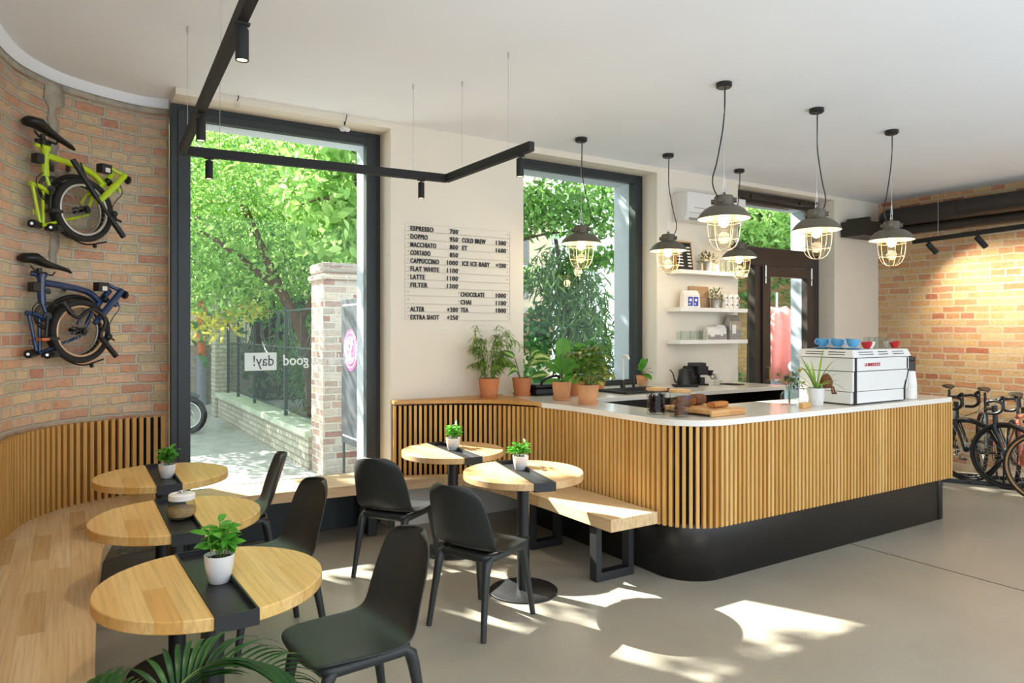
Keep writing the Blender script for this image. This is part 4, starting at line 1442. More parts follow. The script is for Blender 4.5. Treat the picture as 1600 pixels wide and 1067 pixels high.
for z in (.385, .403):
    f = (z - .365) / .06 * .02
    for x0, x1 in ((.06, .25), (.32, .45), (.52, .68)):
        m.bx(x0, x1, -.0165 + f, -.01 + f, z, z + .005)
    for y0, y1 in ((.06, .2), (.24, .4)):
        m.bx(-.0265 + f, -.02 + f, y0, y1, z, z + .005)
m.build('vent_slots', MT['dark'], em, smooth=0)
text('badge', 'LA MARZOCCO', .036, MT['redtext'], em, at(.14, -.0045, .296) @ FACE, .003, .0005, .80)
for x in (.05, Wm - .1):
    for y in (.06, D - .06):
        m = M(); m.cyl((x, y, 0), (x, y, .012), .018, 12); m.build('foot', MT['dark'], em)

MZ = CT + .4255


def cup(loc, rz, mat, label, r=.045, h=.055, tip=0.0, group='cups on the espresso machine'):
    t = thing('coffee_cup', label, 'cup', loc, rz, group)
    T = Matrix.Translation((0, 0, .004 + r * .55 * sin(tip))) @ Matrix.Rotation(tip, 4, 'Y')
    m = M(); m.lathe([(0, 0), (r * .5, 0), (r * .55, .004), (r * .85, h * .45), (r, h), (r * .94, h), (r * .78, h * .45), (r * .45, .008), (0, .008)], n=28, T=T); m.build('bowl', mat, t)
    m = M(); m.torus((-r * .98, 0, h * .6), h * .28, .0055, (0, 1, 0), 18, 7, T=None) if False else m.tube([T @ Vector((-r * .85 - h * .36 * sin(a), 0, h * .55 + h * .34 * cos(a))) for a in [pi * k / 9 for k in range(10)]], .0052, 7); m.build('handle', mat, t)
    return t


for k, (y, nm) in enumerate(((.06, 'front'), (.19, 'middle'), (.32, 'rear'))):
    cup((5.14, 3.17 + y, MZ + .012), R(-40 + 8 * k), MT['bluecup'], 'sky blue cup on the espresso machine, %s one of the three' % nm, .052, .06, .14)
    m = M(); m.lathe([(0, 0), (.04, 0), (.072, .012), (.068, .013), (.04, .005), (0, .004)], n=28)
    tag(m.build('saucer', MT['bluecup'], None, (5.14, 3.17 + y, MZ)), 'sky blue saucer under the %s blue cup on the espresso machine' % nm, 'saucer', 'saucers on the espresso machine')
cup((5.30, 3.21, MZ), R(-150), MT['redcup'], 'red cup on the espresso machine, right of the blue cups', .042, .05, .12)
cup((5.31, 3.40, MZ), R(160), MT['white'], 'white cup tipped on the espresso machine behind the red cup', .05, .06, .2)
cup((5.40, 3.25, MZ), R(200), MT['white'], 'white cup on the espresso machine just before the stacked glasses', .045, .055)
cup((5.71, 3.22, MZ), R(185), MT['redcup'], 'red cup at the right end of the espresso machine', .042, .05, .1)
cup((5.77, 3.30, MZ), R(20), MT['white'], 'white cup at the far right end of the espresso machine', .045, .055)
for k in range(6):
    o = thing('drinking_glass', '%s upturned clear glass on the espresso machine, %s row' % (('left', 'middle', 'right')[k % 3], 'front' if k < 3 else 'rear'), 'glass', (5.50 + .07 * (k % 3), 3.24 + .09 * (k // 3), MZ), 0, 'clear glasses on the espresso machine')
    m = M(); m.lathe([(.030, 0), (.032, 0), (.027, .085), (.022, .095), (0, .096), (0, .092), (.021, .091), (.025, .083), (.030, 0)], n=20); m.build('glass_body', MT['jarglass'], o)
for k, (x, y, nn) in enumerate(((5.95, 3.235, 12), (6.015, 3.25, 12))):
    for i in range(nn):
        o = M().lathe([(0, .002), (.029, 0), (.041, .092), (.043, .094), (.043, .098), (.039, .098), (.037, .09), (.027, .004), (0, .006)], n=20)
        tp = 'lowest' if i == 0 else ('topmost' if i == nn - 1 else 'number %d from the bottom' % (i + 1))
        T = Matrix.Translation((0, 0, .1)) @ Matrix.Rotation(pi, 4, 'X')
        mm = M(); mm.add(o.v, [f[::-1] for f in o.f], T)
        tag(mm.build('paper_cup', MT['paper'], None, (x, y, CT + .012 * i)), 'white paper cup, %s in the %s stack by the espresso machine' % (tp, ('left', 'right')[k]), 'paper cup', 'stacked paper cups beside the machine')
t = thing('bean_grinder', 'tall round dark coffee grinder at the end of the bar behind the paper cups', 'grinder', (6.13, 3.36, CT))
m = M(); m.lathe([(0, 0), (.075, 0), (.075, .30), (.07, .31), (0, .31)], n=32); m.build('grinder_body', MT['duct'], t)
m = M(); m.lathe([(0, .31), (.072, .312), (.076, .32), (.076, .345), (.05, .352), (0, .352)], n=32); m.build('hopper_lid', MT['dark'], t)

# ------------------------------------------------------------------ wall shelves and what stands on them
SH = [2.262, 1.868, 1.528]
for z, lab in zip(SH, ('top', 'middle', 'lowest')):
    m = M(); m.bx(5.335, 6.37, 5.235, 5.438, z - .042, z)
    tag(m.build('wall_shelf', MT['whitematte'], smooth=0, bevel=.002), '%s white floating shelf on the wall between window and door' % lab, 'shelf', 'white floating wall shelves')
S1, S2, S3 = [z + .0005 for z in SH]
t = thing('letter_board', 'black letter board in a light wood frame leaning on the top shelf', 'letter board', (5.53, 5.36, S1))
T = Matrix.Rotation(R(-9), 4, 'X')
m = M(); m.box((0, 0, .155), (.24, .012, .31), T=T); m.build('board', MT['blackmatte'], t, smooth=0)
m = M()
for c, dd in (((-.122, 0, .155), (.012, .02, .318)), ((.122, 0, .155), (.012, .02, .318)), ((0, 0, .003), (.25, .02, .012)), ((0, 0, .312), (.25, .02, .012))):
    m.box(c, dd, T=T)
m.build('frame', MT['board'], t, smooth=0)
m = M()
for k in range(7):
    m.box((.075, -.0075, .05 + k * .034), (.05, .002, .014), T=T); m.box((-.06, -.0075, .05 + k * .034), (.08, .002, .012), T=T)
m.build('letter_rows', MT['paper'], t, smooth=0)


def tinplant(loc, label, hh, sp):
    t = thing('tin_plant', label, 'potted plant', loc, 0, 'grey green plants in zinc tins')
    m = M(); m.lathe([(0, 0), (.045, 0), (.052, .105), (.054, .108), (.049, .108), (.047, .09), (0, .09)], n=28); m.build('tin', MT['tin'], t)
    m = M()
    for k in range(120):
        d = rv(-.1, 1); p = Vector((d.x * .035, d.y * .035, .10 + d.z * .04))
        blade(m, p + d * rnd.uniform(0, sp), d + rv() * .5, .04, .017, .4, 3, .25, 'oval')
    m.build('foliage', MT['leaf_grey'], t, smooth=180)


tinplant((5.85, 5.34, S1), 'small grey green plant in a zinc tin on the top shelf', .1, .07)
tinplant((5.95, 5.32, S2), 'small pale green plant in a zinc tin on the middle shelf', .1, .09)
t = thing('price_card', 'small white card standing on the top shelf', 'card', (5.985, 5.33, S1))
m = M(); m.box((0, 0, .045), (.07, .004, .09), T=Matrix.Rotation(R(-8), 4, 'X')); m.build('card', MT['paper'], t, smooth=0)
for k in range(3):
    o = thing('glass_bottle', 'clear lidded glass cylinder on the top shelf, %s of three' % ('left', 'middle', 'right')[k], 'glass', (6.09 + .085 * k, 5.34, S1), 0, 'clear glass cylinders on the top shelf')
    m = M(); m.lathe([(0, 0), (.034, 0), (.034, .12), (.03, .13), (.03, .15), (.027, .15), (.027, .13), (.031, .12), (.031, .004), (0, .004)], n=20); m.build('glass_body', MT['jarglass'], o)


def bag(loc, w, h, dp_, mat, label, lab, rz=0):
    t = thing('coffee_bag', label, 'coffee bag', loc, rz, 'coffee bags on the wall shelves')
    m = M(); m.add([(-w / 2, -dp_ / 2, 0), (w / 2, -dp_ / 2, 0), (w / 2, dp_ / 2, 0), (-w / 2, dp_ / 2, 0), (-w * .48, -dp_ * .45, h * .75), (w * .48, -dp_ * .45, h * .75), (w * .48, dp_ * .45, h * .75), (-w * .48, dp_ * .45, h * .75), (-w * .46, -.004, h), (w * .46, -.004, h), (w * .46, .004, h), (-w * .46, .004, h)],
                    [(0, 3, 2, 1), (0, 1, 5, 4), (1, 2, 6, 5), (2, 3, 7, 6), (3, 0, 4, 7), (4, 5, 9, 8), (5, 6, 10, 9), (6, 7, 11, 10), (7, 4, 8, 11), (8, 9, 10, 11)])
    m.build('bag_body', mat, t, smooth=0, bevel=.004)
    if lab == 'blue':
        m = M()
        for x in (-w * .12, w * .22):
            m.box((x, -dp_ / 2 - .0005, h * .36), (w * .28, .002, h * .52))
        m.build('picture_print', MT['bluep'], t, smooth=0)
        m = M()
        for x in (-w * .12, w * .22):
            m.ball((x, -dp_ / 2 - .001, h * .44), w * .09, 10, (1, .1, .8)); m.box((x - w * .05, -dp_ / 2 - .002, h * .22), (w * .09, .002, h * .08))
        m.build('print_highlight', MT['paper'], t)
    else:
        m = M(); m.box((0, -dp_ / 2 - .0003, h * .2), (w * .97, .002, h * .36)); m.build('dotted_band', MT['greyp'], t, smooth=0)
        m = M(); m.box((-w * .16, -dp_ / 2 - .0015, h * .42), (w * .34, .002, h * .36)); m.build('paper_label', MT['paper'], t, smooth=0)


bag((5.57, 5.33, S2), .24, .185, .07, MT['paper'], 'white coffee bag with two blue pictures on the middle shelf', 'blue')
t = thing('cardboard_sleeve', 'brown cardboard sleeve with a red stripe leaning on the middle shelf', 'cardboard', (5.80, 5.40, S2))
T = Matrix.Rotation(R(-7), 4, 'X')
m = M(); m.box((0, 0, .12), (.30, .012, .24), T=T); m.build('sleeve', MT['kraft'], t, smooth=0)
m = M(); m.box((-.10, -.007, .07), (.02, .002, .15), T=T @ Matrix.Rotation(R(18), 4, 'Y')); m.build('red_stripe', MT['redtext'], t, smooth=0)
for k in range(6):
    lvl = k // 3; x = 6.10 + .085 * (k % 3)
    o = thing('enamel_mug', 'white mug with dark print on the middle shelf, %s of the %s row' % (('left', 'middle', 'right')[k % 3], ('lower', 'upper')[lvl]), 'mug', (x, 5.33, S2 + lvl * .0785), R(170), 'white mugs on the middle shelf')
    m = M(); m.lathe([(0, 0), (.038, 0), (.04, .004), (.04, .077), (.037, .077), (.037, .006), (0, .006)], n=24); m.build('mug_body', MT['white'], o)
    m = M(); m.tube([(-.038 - .024 * sin(a), 0, .04 + .022 * cos(a)) for a in [pi * q / 8 for q in range(9)]], .004, 6); m.build('handle', MT['white'], o)
    m = M(); m.ball((-.008, .0405, .04), .009, 8, (1, .15, 1.1)); m.ball((.014, .0385, .036), .006, 8, (1, .15, 1)); m.build('print', MT['letter'], o)
gx = [5.40, 5.47, 5.54, 5.61, 5.68, 5.77]
for k, x in enumerate(gx):
    o = thing('drinking_glass', 'clear tumbler on the lowest shelf, %s from the left' % ('first', 'second', 'third', 'fourth', 'fifth', 'sixth and widest')[k], 'glass', (x, 5.32 + .02 * (k % 2), S3), 0, 'clear tumblers on the lowest shelf')
    r = .03 if k < 5 else .042
    m = M(); m.lathe([(0, 0), (r * .8, 0), (r * .85, .004), (r, .095), (r * .93, .095), (r * .8, .008), (0, .008)], n=20); m.build('glass_body', MT['jarglass'], o)
bag((5.90, 5.33, S3), .20, .14, .08, MT['paper'], 'short white coffee bag with a dotted grey band, left on the lowest shelf', 'grey')
bag((6.06, 5.35, S3), .13, .16, .07, MT['paper'], 'middle coffee bag with a dotted grey band on the lowest shelf', 'grey')
bag((6.24, 5.33, S3), .18, .27, .08, MT['kraft'] if False else MT['tin'], 'tall grey coffee bag standing right on the lowest shelf', 'grey')

# air conditioner
ac = thing('air_conditioner', 'white wall mounted air conditioner above the shelves', 'air conditioner', (5.42, 5.44, 2.78))
m = M(); m.add([(0, -.002, .0), (.9, -.002, .0), (.9, -.002, .29), (0, -.002, .29), (0, -.17, 0.0), (.9, -.17, 0.0), (.9, -.22, .29), (0, -.22, .29), (0, -.215, .08), (.9, -.215, .08)],
                [(0, 1, 2, 3), (0, 4, 5, 1), (3, 2, 6, 7), (8, 7, 6, 9), (4, 8, 9, 5), (0, 3, 7, 8, 4), (1, 5, 9, 6, 2)])
m.build('housing', MT['white'], ac, smooth=0, bevel=.005)
m = M(); m.bx(.03, .87, -.2205, -.216, .075, .079); m.bx(.1, .87, -.222, -.217, .13, .134); m.bx(.06, .84, -.19, -.185, .005, .03)
m.build('louvre_gap', MT['greyp'], ac, smooth=0)

# ------------------------------------------------------------------ price list on the wall
ml = thing('price_list', 'black lettered price list on clear rails on the white wall between the windows', 'menu', (2.36, 5.44, 1.729))
rows = [('ESPRESSO', '700', '', ''), ('DOPPIO', '950', 'COLD BREW', '1300'), ('MACCHIATO', '800', 'ET', '1600'), ('CORTADO', '850', '', ''), ('CAPPUCCINO', '1000', 'ICE ICE BABY', '+200'), ('FLAT WHITE', '1100', '', ''),
        ('LATTE', '1100', '', ''), ('FILTER', '1300', '', ''), ('', '', 'CHOCOLATE', '1000'), ('', '', 'CHAI', '1100'), ('ALTER', '+200', 'TEA', '1000'), ('EXTRA SHOT', '+250', '', '')]
for i, (a, b, c, e) in enumerate(rows):
    z = .745 - i * .0675
    m = M(); m.bx(.0, 1.03, -.008, 0, z - .013, z - .011); m.bx(.0, 1.03, -.004, 0, z + .050, z + .0515); m.bx(.0, .0015, -.004, 0, z - .012, z + .05); m.bx(1.0285, 1.03, -.004, 0, z - .012, z + .05)
    r = m.build('rail', MT['rail'], ml, smooth=0)
    for x in (.03, .505, 1.0):
        m = M(); m.cyl((x, -.006, z + .02), (x, 0, z + .02), .0035, 8); m.build('screw', MT['letter'], r)
    def word(s, x, right=False):
        if s:
            text('lettering', s, .056, MT['letter'], r, at(x, -.006, z - .011) @ FACE, .003, .0007 if s[-1].isdigit() else .0012, 1, 'RIGHT' if right else 'LEFT', 1.12, fit=.0268 * len(s) - .004 - (.04 if len(s) > 11 else 0))
    word(a, .048); word(b, .495, True); word(c, .535 if i < 8 else .522); word(e, .985, True)


# ------------------------------------------------------------------ folded bicycles hung on the brick wall
def wheel(parent, name, c, r, axis, tr, rimm, nsp=24, tyre='rubber', wall=None, rimr=.008, disc=False):
    ax = Vector(axis).normalized()
    q = Matrix.Translation(c) @ ax.to_track_quat('Z', 'Y').to_matrix().to_4x4()
    m = M(); m.torus(c, r - tr, tr, axis, 56, 10)
    w = m.build(name, MT[tyre], parent, smooth=60)
    if wall:
        m = M()
        for s in (-1, 1):
            m.torus(Vector(c) + ax * s * tr * .62, r - tr * 1.75, tr * .52, axis, 48, 6)
        m.build('sidewall', MT[wall], w, smooth=60)
    m = M(); m.torus(c, r - tr * 2 - rimr * .6, rimr, axis, 48, 8, flat=1.2)
    m.build('rim', MT[rimm], w, smooth=60)
    m = M()
    for k in range(nsp):
        a = 2 * pi * k / nsp; b = a + (.5 if k % 2 else -.5)
        m.tube([(.02 * cos(b), .02 * sin(b), .02 * (1 if k % 4 < 2 else -1)), ((r - tr * 2) * cos(a), (r - tr * 2) * sin(a), 0)], .0011, 4, T=q)
    m.build('spokes', MT['alu'], w)
    m = M(); m.tube([(0, 0, -.045), (0, 0, .045)], .016, 14, T=q); m.tube([(0, 0, -.028), (0, 0, -.024)], .028, 16, T=q); m.tube([(0, 0, .024), (0, 0, .028)], .028, 16, T=q)
    m.build('hub', MT['dark'], w)
    if disc:
        m = M(); m.torus(Vector(c) + ax * .035, .062, .008, axis, 28, 6, flat=.3)
        for k in range(6):
            a = k * pi / 3
            m.tube([(0, 0, .035), (.06 * cos(a + .4), .06 * sin(a + .4), .035)], .003, 4, T=q)
        m.build('brake_disc', MT['alu'], w)
    return w


def folder(loc, paint, label, navy):
    t = thing('folding_bicycle', label, 'bicycle', loc, R(36), 'folded bicycles hung on the brick wall')
    kx, kz = .00092, .00086
    ox, oz = (550, 610) if navy else (575, 640)
    dx, dz = ((-25, -50) if navy else (0, 0))
    ox, oz = 525, 560

    def p(x, z, y=0.0):
        return Vector(((x + dx - ox) * kx + y * .72, y, (oz - z - dz) * kz))
    sdz = 45 if navy else 0
    # saddle
    m = M()
    if navy:
        m.tube([p(112, 150 + sdz), p(135, 150 + sdz), p(200, 145 + sdz), p(290, 185 + sdz), p(380, 200 + sdz), p(440, 215 + sdz), p(468, 232 + sdz)], [.03, .056, .062, .04, .027, .022, .010], 14, flat=.55)
    else:
        m.tube([p(112, 150), p(135, 145), p(200, 145), p(285, 190), p(370, 225), p(440, 255), p(470, 272)], [.03, .058, .064, .042, .028, .024, .010], 14, flat=.55)
    m.build('saddle', MT['dark'], t, smooth=60)
    for q in (-.02, .02):
        m = M(); m.tube([p(180, 205 + sdz, q), p(225, 250 + sdz, q), p(330, 262 + sdz, q * .75), p(350, 235 + sdz, q * .5)], .004, 6)
        m.build('saddle_rail', MT['dark'], t)
    m = M(); m.tube([p(190, 270 + sdz * .6), p(290, 275 + sdz * .6)], .013, 8); m.tube([p(235, 215 + sdz), p(245, 310)], .016, 10)
    m.build('seat_clamp', MT['dark'], t)
    m = M(); m.box(p(205, 400), (.05, .06, .06)); m.build('suspension_block', MT['dark'], t, bevel=.006)
    m = M()
    m.tube([p(255, 300), p(252, 420), p(258, 520)], .023, 14)
    m.tube([p(228, 312), p(280, 312)], .022, 10)
    m.tube(catmull([p(270, 365), p(400, 378), p(540, 400), p(620, 430), p(690, 490)], 5), .021, 12)
    m.tube([p(185, 310, -.02), p(215, 312, -.02)], .012, 8)
    m.build('main_frame', paint, t)
    m = M()
    m.tube([p(150, 590), p(215, 600), p(290, 635)], .016, 10); m.tube([p(168, 600), p(195, 740), p(218, 865)], .011, 10)
    m.tube([p(236, 600, .01), p(240, 740, .01), p(240, 885, .01)], .011, 10); m.tube([p(232, 885), p(300, 858), p(360, 835)], .011, 10)
    m.tube([p(395, 815, .02), p(480, 785, .02), p(575, 745, .02)], .010, 8); m.tube([p(255, 500), p(275, 560), p(300, 640)], .012, 8)
    m.tube([p(172, 785, -.02), p(190, 790, -.02), p(196, 820, -.02), p(176, 818, -.02), p(172, 785, -.02)], .0025, 5)
    m.build('rear_frame', paint, t)
    m = M()
    m.tube([p(870, 392, -.05), p(800, 480, -.06), p(720, 575, -.07), p(645, 662, -.075)], [.022, .023, .022, .016], 12)
    m.tube([p(745, 345, -.02), p(800, 372, -.03), p(872, 396, -.05)], .013, 10)
    m.build('folded_stem', paint, t)
    m = M()
    m.tube([p(770, 392, .0), p(700, 475, 0), p(640, 560, 0), p(605, 620, 0), p(575, 695, 0)], [.021, .021, .018, .014, .010], 12)
    m.tube([p(600, 560, .05), p(550, 600, .05), p(515, 670, .05)], .012, 8); m.tube([p(820, 490, .02), p(830, 520, .02)], .016, 8)
    m.build('fork', paint, t)
    m = M(); m.box(p(700, 372, -.03), (.075, .06, .06)); m.build('front_block', MT['dark'], t, bevel=.003)
    m = M(); m.tube([p(740, 455, -.02), p(720, 480, -.02)], .025, 8); m.build('hinge_clamp', MT['dark'], t)
    m = M(); m.tube([p(885, 425, -.055), p(905, 425, -.055)], .028, 8); m.tube([p(890, 398, -.055), p(895, 460, -.055)], .01, 8); m.build('stem_clamp', MT['dark'], t)
    m = M(); m.box(p(728, 385, -.062), (.035, .004, .03)); m.build('reflector', MT['paper'], t)
    m = M()
    if navy:
        P = catmull([p(425, 530, -.10), p(480, 600, -.11), p(530, 615, -.115), p(600, 560, -.12), p(660, 565, -.12), p(725, 630, -.12), p(715, 700, -.12), p(690, 745, -.12), p(720, 810, -.125)], 6)
        m.tube(P, .012, 10); m.tube([p(410, 510, -.10), p(470, 590, -.11)], .017, 10); m.tube([p(700, 780, -.125), p(815, 920, -.13)], .018, 12)
        m.tube([p(750, 760, -.13), p(800, 795, -.14)], .006, 6); m.ball(p(752, 765, -.12), .025, 10)
    else:
        m.tube([p(455, 385, -.11), p(560, 530, -.115), p(640, 640, -.12), p(690, 700, -.12), p(760, 790, -.125), p(850, 905, -.13)], .012, 10)
        m.tube([p(452, 380, -.11), p(635, 635, -.12)], .0175, 12); m.tube([p(735, 765, -.125), p(852, 908, -.13)], .0185, 12)
        m.tube([p(510, 390, -.11), p(550, 490, -.13)], .006, 6); m.tube([p(755, 720, -.12), p(790, 780, -.13), p(830, 790, -.13)], .01, 6); m.ball(p(775, 735, -.12), .022, 10)
    m.build('handlebar', MT['dark'], t)
    m = M(); m.tube(catmull([p(835, 470, -.02), p(850, 540, -.03), p(790, 620, -.05), p(755, 700, -.08), p(760, 750, -.11)], 6), .003, 5); m.build('cable', MT['dark'], t)
    m = M(); m.tube(catmull([p(240, 500, -.02), p(195, 560, -.03), p(215, 640, -.02), p(250, 670, 0)], 6), .003, 5)
    m.build('cable', MT['dark'], t)
    wheel(t, 'front_wheel', p(540, 722, -.015), .212, (0, 1, 0), .021, 'bronzeband' if navy else 'reflect', 28, rimr=.009)
    wheel(t, 'rear_wheel', p(500, 715, .085), .205, (0, 1, 0), .020, 'alu', 20)
    m = M()
    m.torus(p(300, 610, .0), .085, .006, (0, 1, 0), 30, 6); m.torus(p(300, 610, .0), .072, .004, (0, 1, 0), 30, 6); m.tube([p(300, 610, -.03), p(285, 780, -.035)], .010, 8); m.tube([p(300, 610, -.03), p(300, 610, .03)], .022, 12)
    m.build('chainring', MT['dark'], t)
    m = M(); m.box(p(320, 775, -.05), (.07, .07, .02)); m.build('pedal', MT['dark'], t)
    if navy:
        m = M(); m.box(p(265, 780, -.06), (.045, .06, .016)); m.build('pedal_reflector', MT['rust'], t)
    m = M()
    a0, a1 = (100, 178) if not navy else (70, 165)
    m.torus(p(500, 715, .07), .225, .016, (0, -1, 0), 22, 6, R(a0 - 30), R(a1), .8)
    m.build('mudguard', MT['dark'], t, smooth=60)
    for (x, z) in ((165, 885), (295, 895)):
        m = M(); m.tube([p(x, z, -.03), p(x + 45, z - 6, .03)], .026, 14); m.build('roller', MT['dark'], t)
        m = M(); m.tube([p(x, z, -.035), p(x, z, -.03)], .009, 10); m.build('roller_hub', MT['alu'], t)
    m = M(); m.box(p(320, 890, 0), (.09, .05, .04)); m.tube(catmull([p(370, 880, 0), p(440, 945, 0), p(560, 985, 0), p(720, 945, 0)], 5), .006, 6); m.ball(p(625, 992, -.01), .014, 10)
    m.build('stand', MT['dark'], t)
    m = M(); m.tube([p(300, 420, .0), p(300, 425, .20)], .014, 8); m.tube([p(420, 390, .0), p(420, 395, .21)], .014, 8)
    m.build('wall_peg', MT['dark'], t)


folder((.07, 5.50, 2.57), MT['lime'], 'lime green folded bicycle, the upper one on the brick wall', False)
folder((.07, 5.50, 1.72), MT['blue'], 'navy blue folded bicycle, the lower one on the brick wall', True)

# ------------------------------------------------------------------ parked road bicycles
def roadbike(loc, heading, steer, label, paint, wall=None):
    t = thing('road_bicycle', label, 'bicycle', loc, heading, 'road bicycles parked by the brick wall')
    S = Matrix.Translation((-.10, 0, 0)) @ Matrix.Rotation(steer, 4, 'Z') @ Matrix.Translation((.10, 0, 0))
    ax = (S.to_3x3() @ Vector((0, 1, 0)))
    wheel(t, 'front_wheel', tuple(S @ Vector((0, 0, .342))), .342, ax, .019, 'dark', 24, wall=wall, rimr=.011, disc=True)
    wheel(t, 'rear_wheel', (-1.0, 0, .342), .342, (0, 1, 0), .019, 'dark', 24, wall=wall, rimr=.011, disc=True)
    m = M()
    hb, ht = Vector((-.115, 0, .66)), Vector((-.17, 0, .84)); bb = Vector((-.60, 0, .28)); st = Vector((-.745, 0, .77))
    m.tube([hb, ht], .025, 12); m.tube([ht + Vector((0, 0, -.03)), st + Vector((.01, 0, -.02))], [.019, .016], 12); m.tube([hb, bb], [.026, .024], 12); m.tube([bb, st], .018, 12)
    for s in (-1, 1):
        m.tube([bb + Vector((0, s * .03, 0)), (-1.0, s * .06, .342)], .011, 8); m.tube([st + Vector((.02, s * .015, -.08)), (-1.0, s * .06, .342)], .008, 8)
    m.build('frame', paint, t)
    m = M()
    m.tube([S @ Vector((-.115, 0, .66)), S @ Vector((-.105, 0, .63))], .03, 10)
    for s in (-1, 1):
        m.tube([S @ Vector((-.105, s * .045, .65)), S @ Vector((-.05, s * .055, .50)), S @ Vector((0, s * .06, .342))], [.019, .015, .011], 10)
    m.build('fork', paint, t)
    m = M()
    m.tube([S @ Vector((-.17, 0, .84)), S @ Vector((-.18, 0, .88)), S @ Vector((-.09, 0, .91))], .017, 10)
    P = []
    for s in (-1, 1):
        q = catmull([(-.09, 0, .91), (-.09, s * .14, .91), (-.08, s * .2, .91), (-.02, s * .21, .915), (.03, s * .213, .89), (.03, s * .216, .83), (-.02, s * .22, .79), (-.10, s * .225, .785)], 5)
        m.tube([S @ Vector(v) for v in q], .0155, 10)
        m.tube([S @ Vector(v) for v in catmull([(.0, s * .212, .925), (.04, s * .212, .955), (.045, s * .212, .90), (.05, s * .214, .83)], 4)], [.018] * 5 + [.008] * 8, 8)
    m.build('handlebar', MT['dark'], t)
    m = M()
    for s in (-1, 1):
        m.tube([S @ Vector(v) for v in catmull([(.04, s * .21, .93), (.14, s * .12, .90), (.13, s * .05, .78), (-.02, s * .03, .70)], 6)], .0025, 5)
    m.build('brake_cable', MT['dark'], t)
    m = M(); m.tube([st, (-.775, 0, .93)], .014, 10); m.build('seat_post', MT['dark'], t)
    m = M(); m.tube([(-.90, 0, .965), (-.87, 0, .968), (-.80, 0, .962), (-.72, 0, .955), (-.63, 0, .955), (-.61, 0, .945)], [.03, .066, .058, .028, .02, .008], 14, flat=.35)
    m.build('saddle', MT['dark'], t, smooth=60)
    m = M(); m.torus((-.60, .055, .28), .09, .005, (0, 1, 0), 30, 6); m.tube([(-.60, .07, .28), (-.47, .07, .17)], .01, 8); m.tube([(-.60, -.07, .28), (-.73, -.07, .39)], .01, 8); m.tube([(-.6, -.07, .28), (-.6, .07, .28)], .018, 10)
    m.box((-.47, .11, .17), (.08, .06, .015)); m.box((-.73, -.11, .39), (.08, .06, .015))
    m.build('crankset', MT['dark'], t)


BH = R(212)
roadbike((8.14, 3.90, 0), BH, R(62), 'dark road bicycle standing directly behind the counter end', MT['blackmatte'])
roadbike((8.06, 3.48, 0), BH, R(62), 'dark road bicycle standing second from the counter, its whole front wheel in view', MT['frame'])
roadbike((7.62, 2.98, 0), BH, R(62), 'road bicycle with tan tyre walls and a coral frame at the right picture edge', MT['redframe'], 'tan')
rk = thing('bicycle_rack', 'low black floor rack holding the road bicycles by the brick wall', 'bicycle rack', (8.4, 3.6, 0), R(-58))
m = M(); m.bx(-1.1, 1.2, -.2, -.16, 0, .04); m.bx(-1.1, 1.2, .2, .24, 0, .04)
for x in (-.9, -.3, .3, .9):
    m.bx(x - .02, x + .02, -.2, .24, .005, .035)
m.build('floor_bars', MT['dark'], rk, smooth=0, bevel=.004)
for x in (-.6, 0, .6):
    m = M(); m.tube(catmull([(x, -.18, .03), (x, -.18, .22), (x, .0, .36), (x, .22, .22), (x, .22, .03)], 5), .01, 8)
    m.build('wheel_hoop', MT['dark'], rk)

# ------------------------------------------------------------------ palm in the foreground
t = thing('potted_palm', 'dark green feather palm whose fronds rise at the lower left picture edge', 'potted plant', (.34, 1.66, 0))
m = M(); m.lathe([(0, 0), (.10, 0), (.14, .26), (.135, .26), (.12, .23), (0, .23)], n=32); m.build('pot', MT['potwhite'], t)
m = M(); m.lathe([(0, .24), (.12, .235), (.12, .225), (0, .225)], n=24); m.build('soil', MT['soil'], t)
m = M(); ms = M()


def frond(base, pts, L, n=15):
    P = catmull([base] + pts, 9)
    ms.tube(P, [.006 - .0045 * i / len(P) for i in range(len(P))], 6)
    k0 = int(len(P) * .42)
    for i in range(k0, len(P) - 1):
        f = (i - k0) / (len(P) - k0)
        d = (P[i + 1] - P[i]).normalized()
        sd_ = d.cross(Vector((0, 0, 1)))
        if sd_.length < .1: sd_ = d.orthogonal()
        sd_.normalize()
        for s in (-1, 1):
            dd = d * (.55 + .5 * f) + sd_ * s * .75 + Vector((0, 0, .42 + rnd.uniform(-.1, .1)))
            blade(m, P[i], dd, L * (.55 + .6 * sin(pi * (.25 + .7 * f))), .015, 1.25, 7, .2, 'lance')


frond(Vector((0, 0, .22)), [Vector((-.08, .12, .5)), Vector((-.14, .22, .70)), Vector((-.05, .27, .775)), Vector((.10, .24, .75)), Vector((.17, .2, .68))], .19)
frond(Vector((-.02, 0, .22)), [Vector((-.16, .1, .5)), Vector((-.25, .22, .69)), Vector((-.31, .34, .74)), Vector((-.36, .46, .68))], .17)
frond(Vector((.02, 0, .22)), [Vector((.07, .02, .45)), Vector((.16, .06, .60)), Vector((.28, .06, .62)), Vector((.4, .04, .52))], .17)
frond(Vector((.0, -.02, .22)), [Vector((.02, -.1, .5)), Vector((.06, -.24, .66)), Vector((.1, -.4, .66)), Vector((.12, -.52, .56))], .17)
ms.build('stems', MT['stem'], t); m.build('fronds', MT['palm'], t, smooth=180)

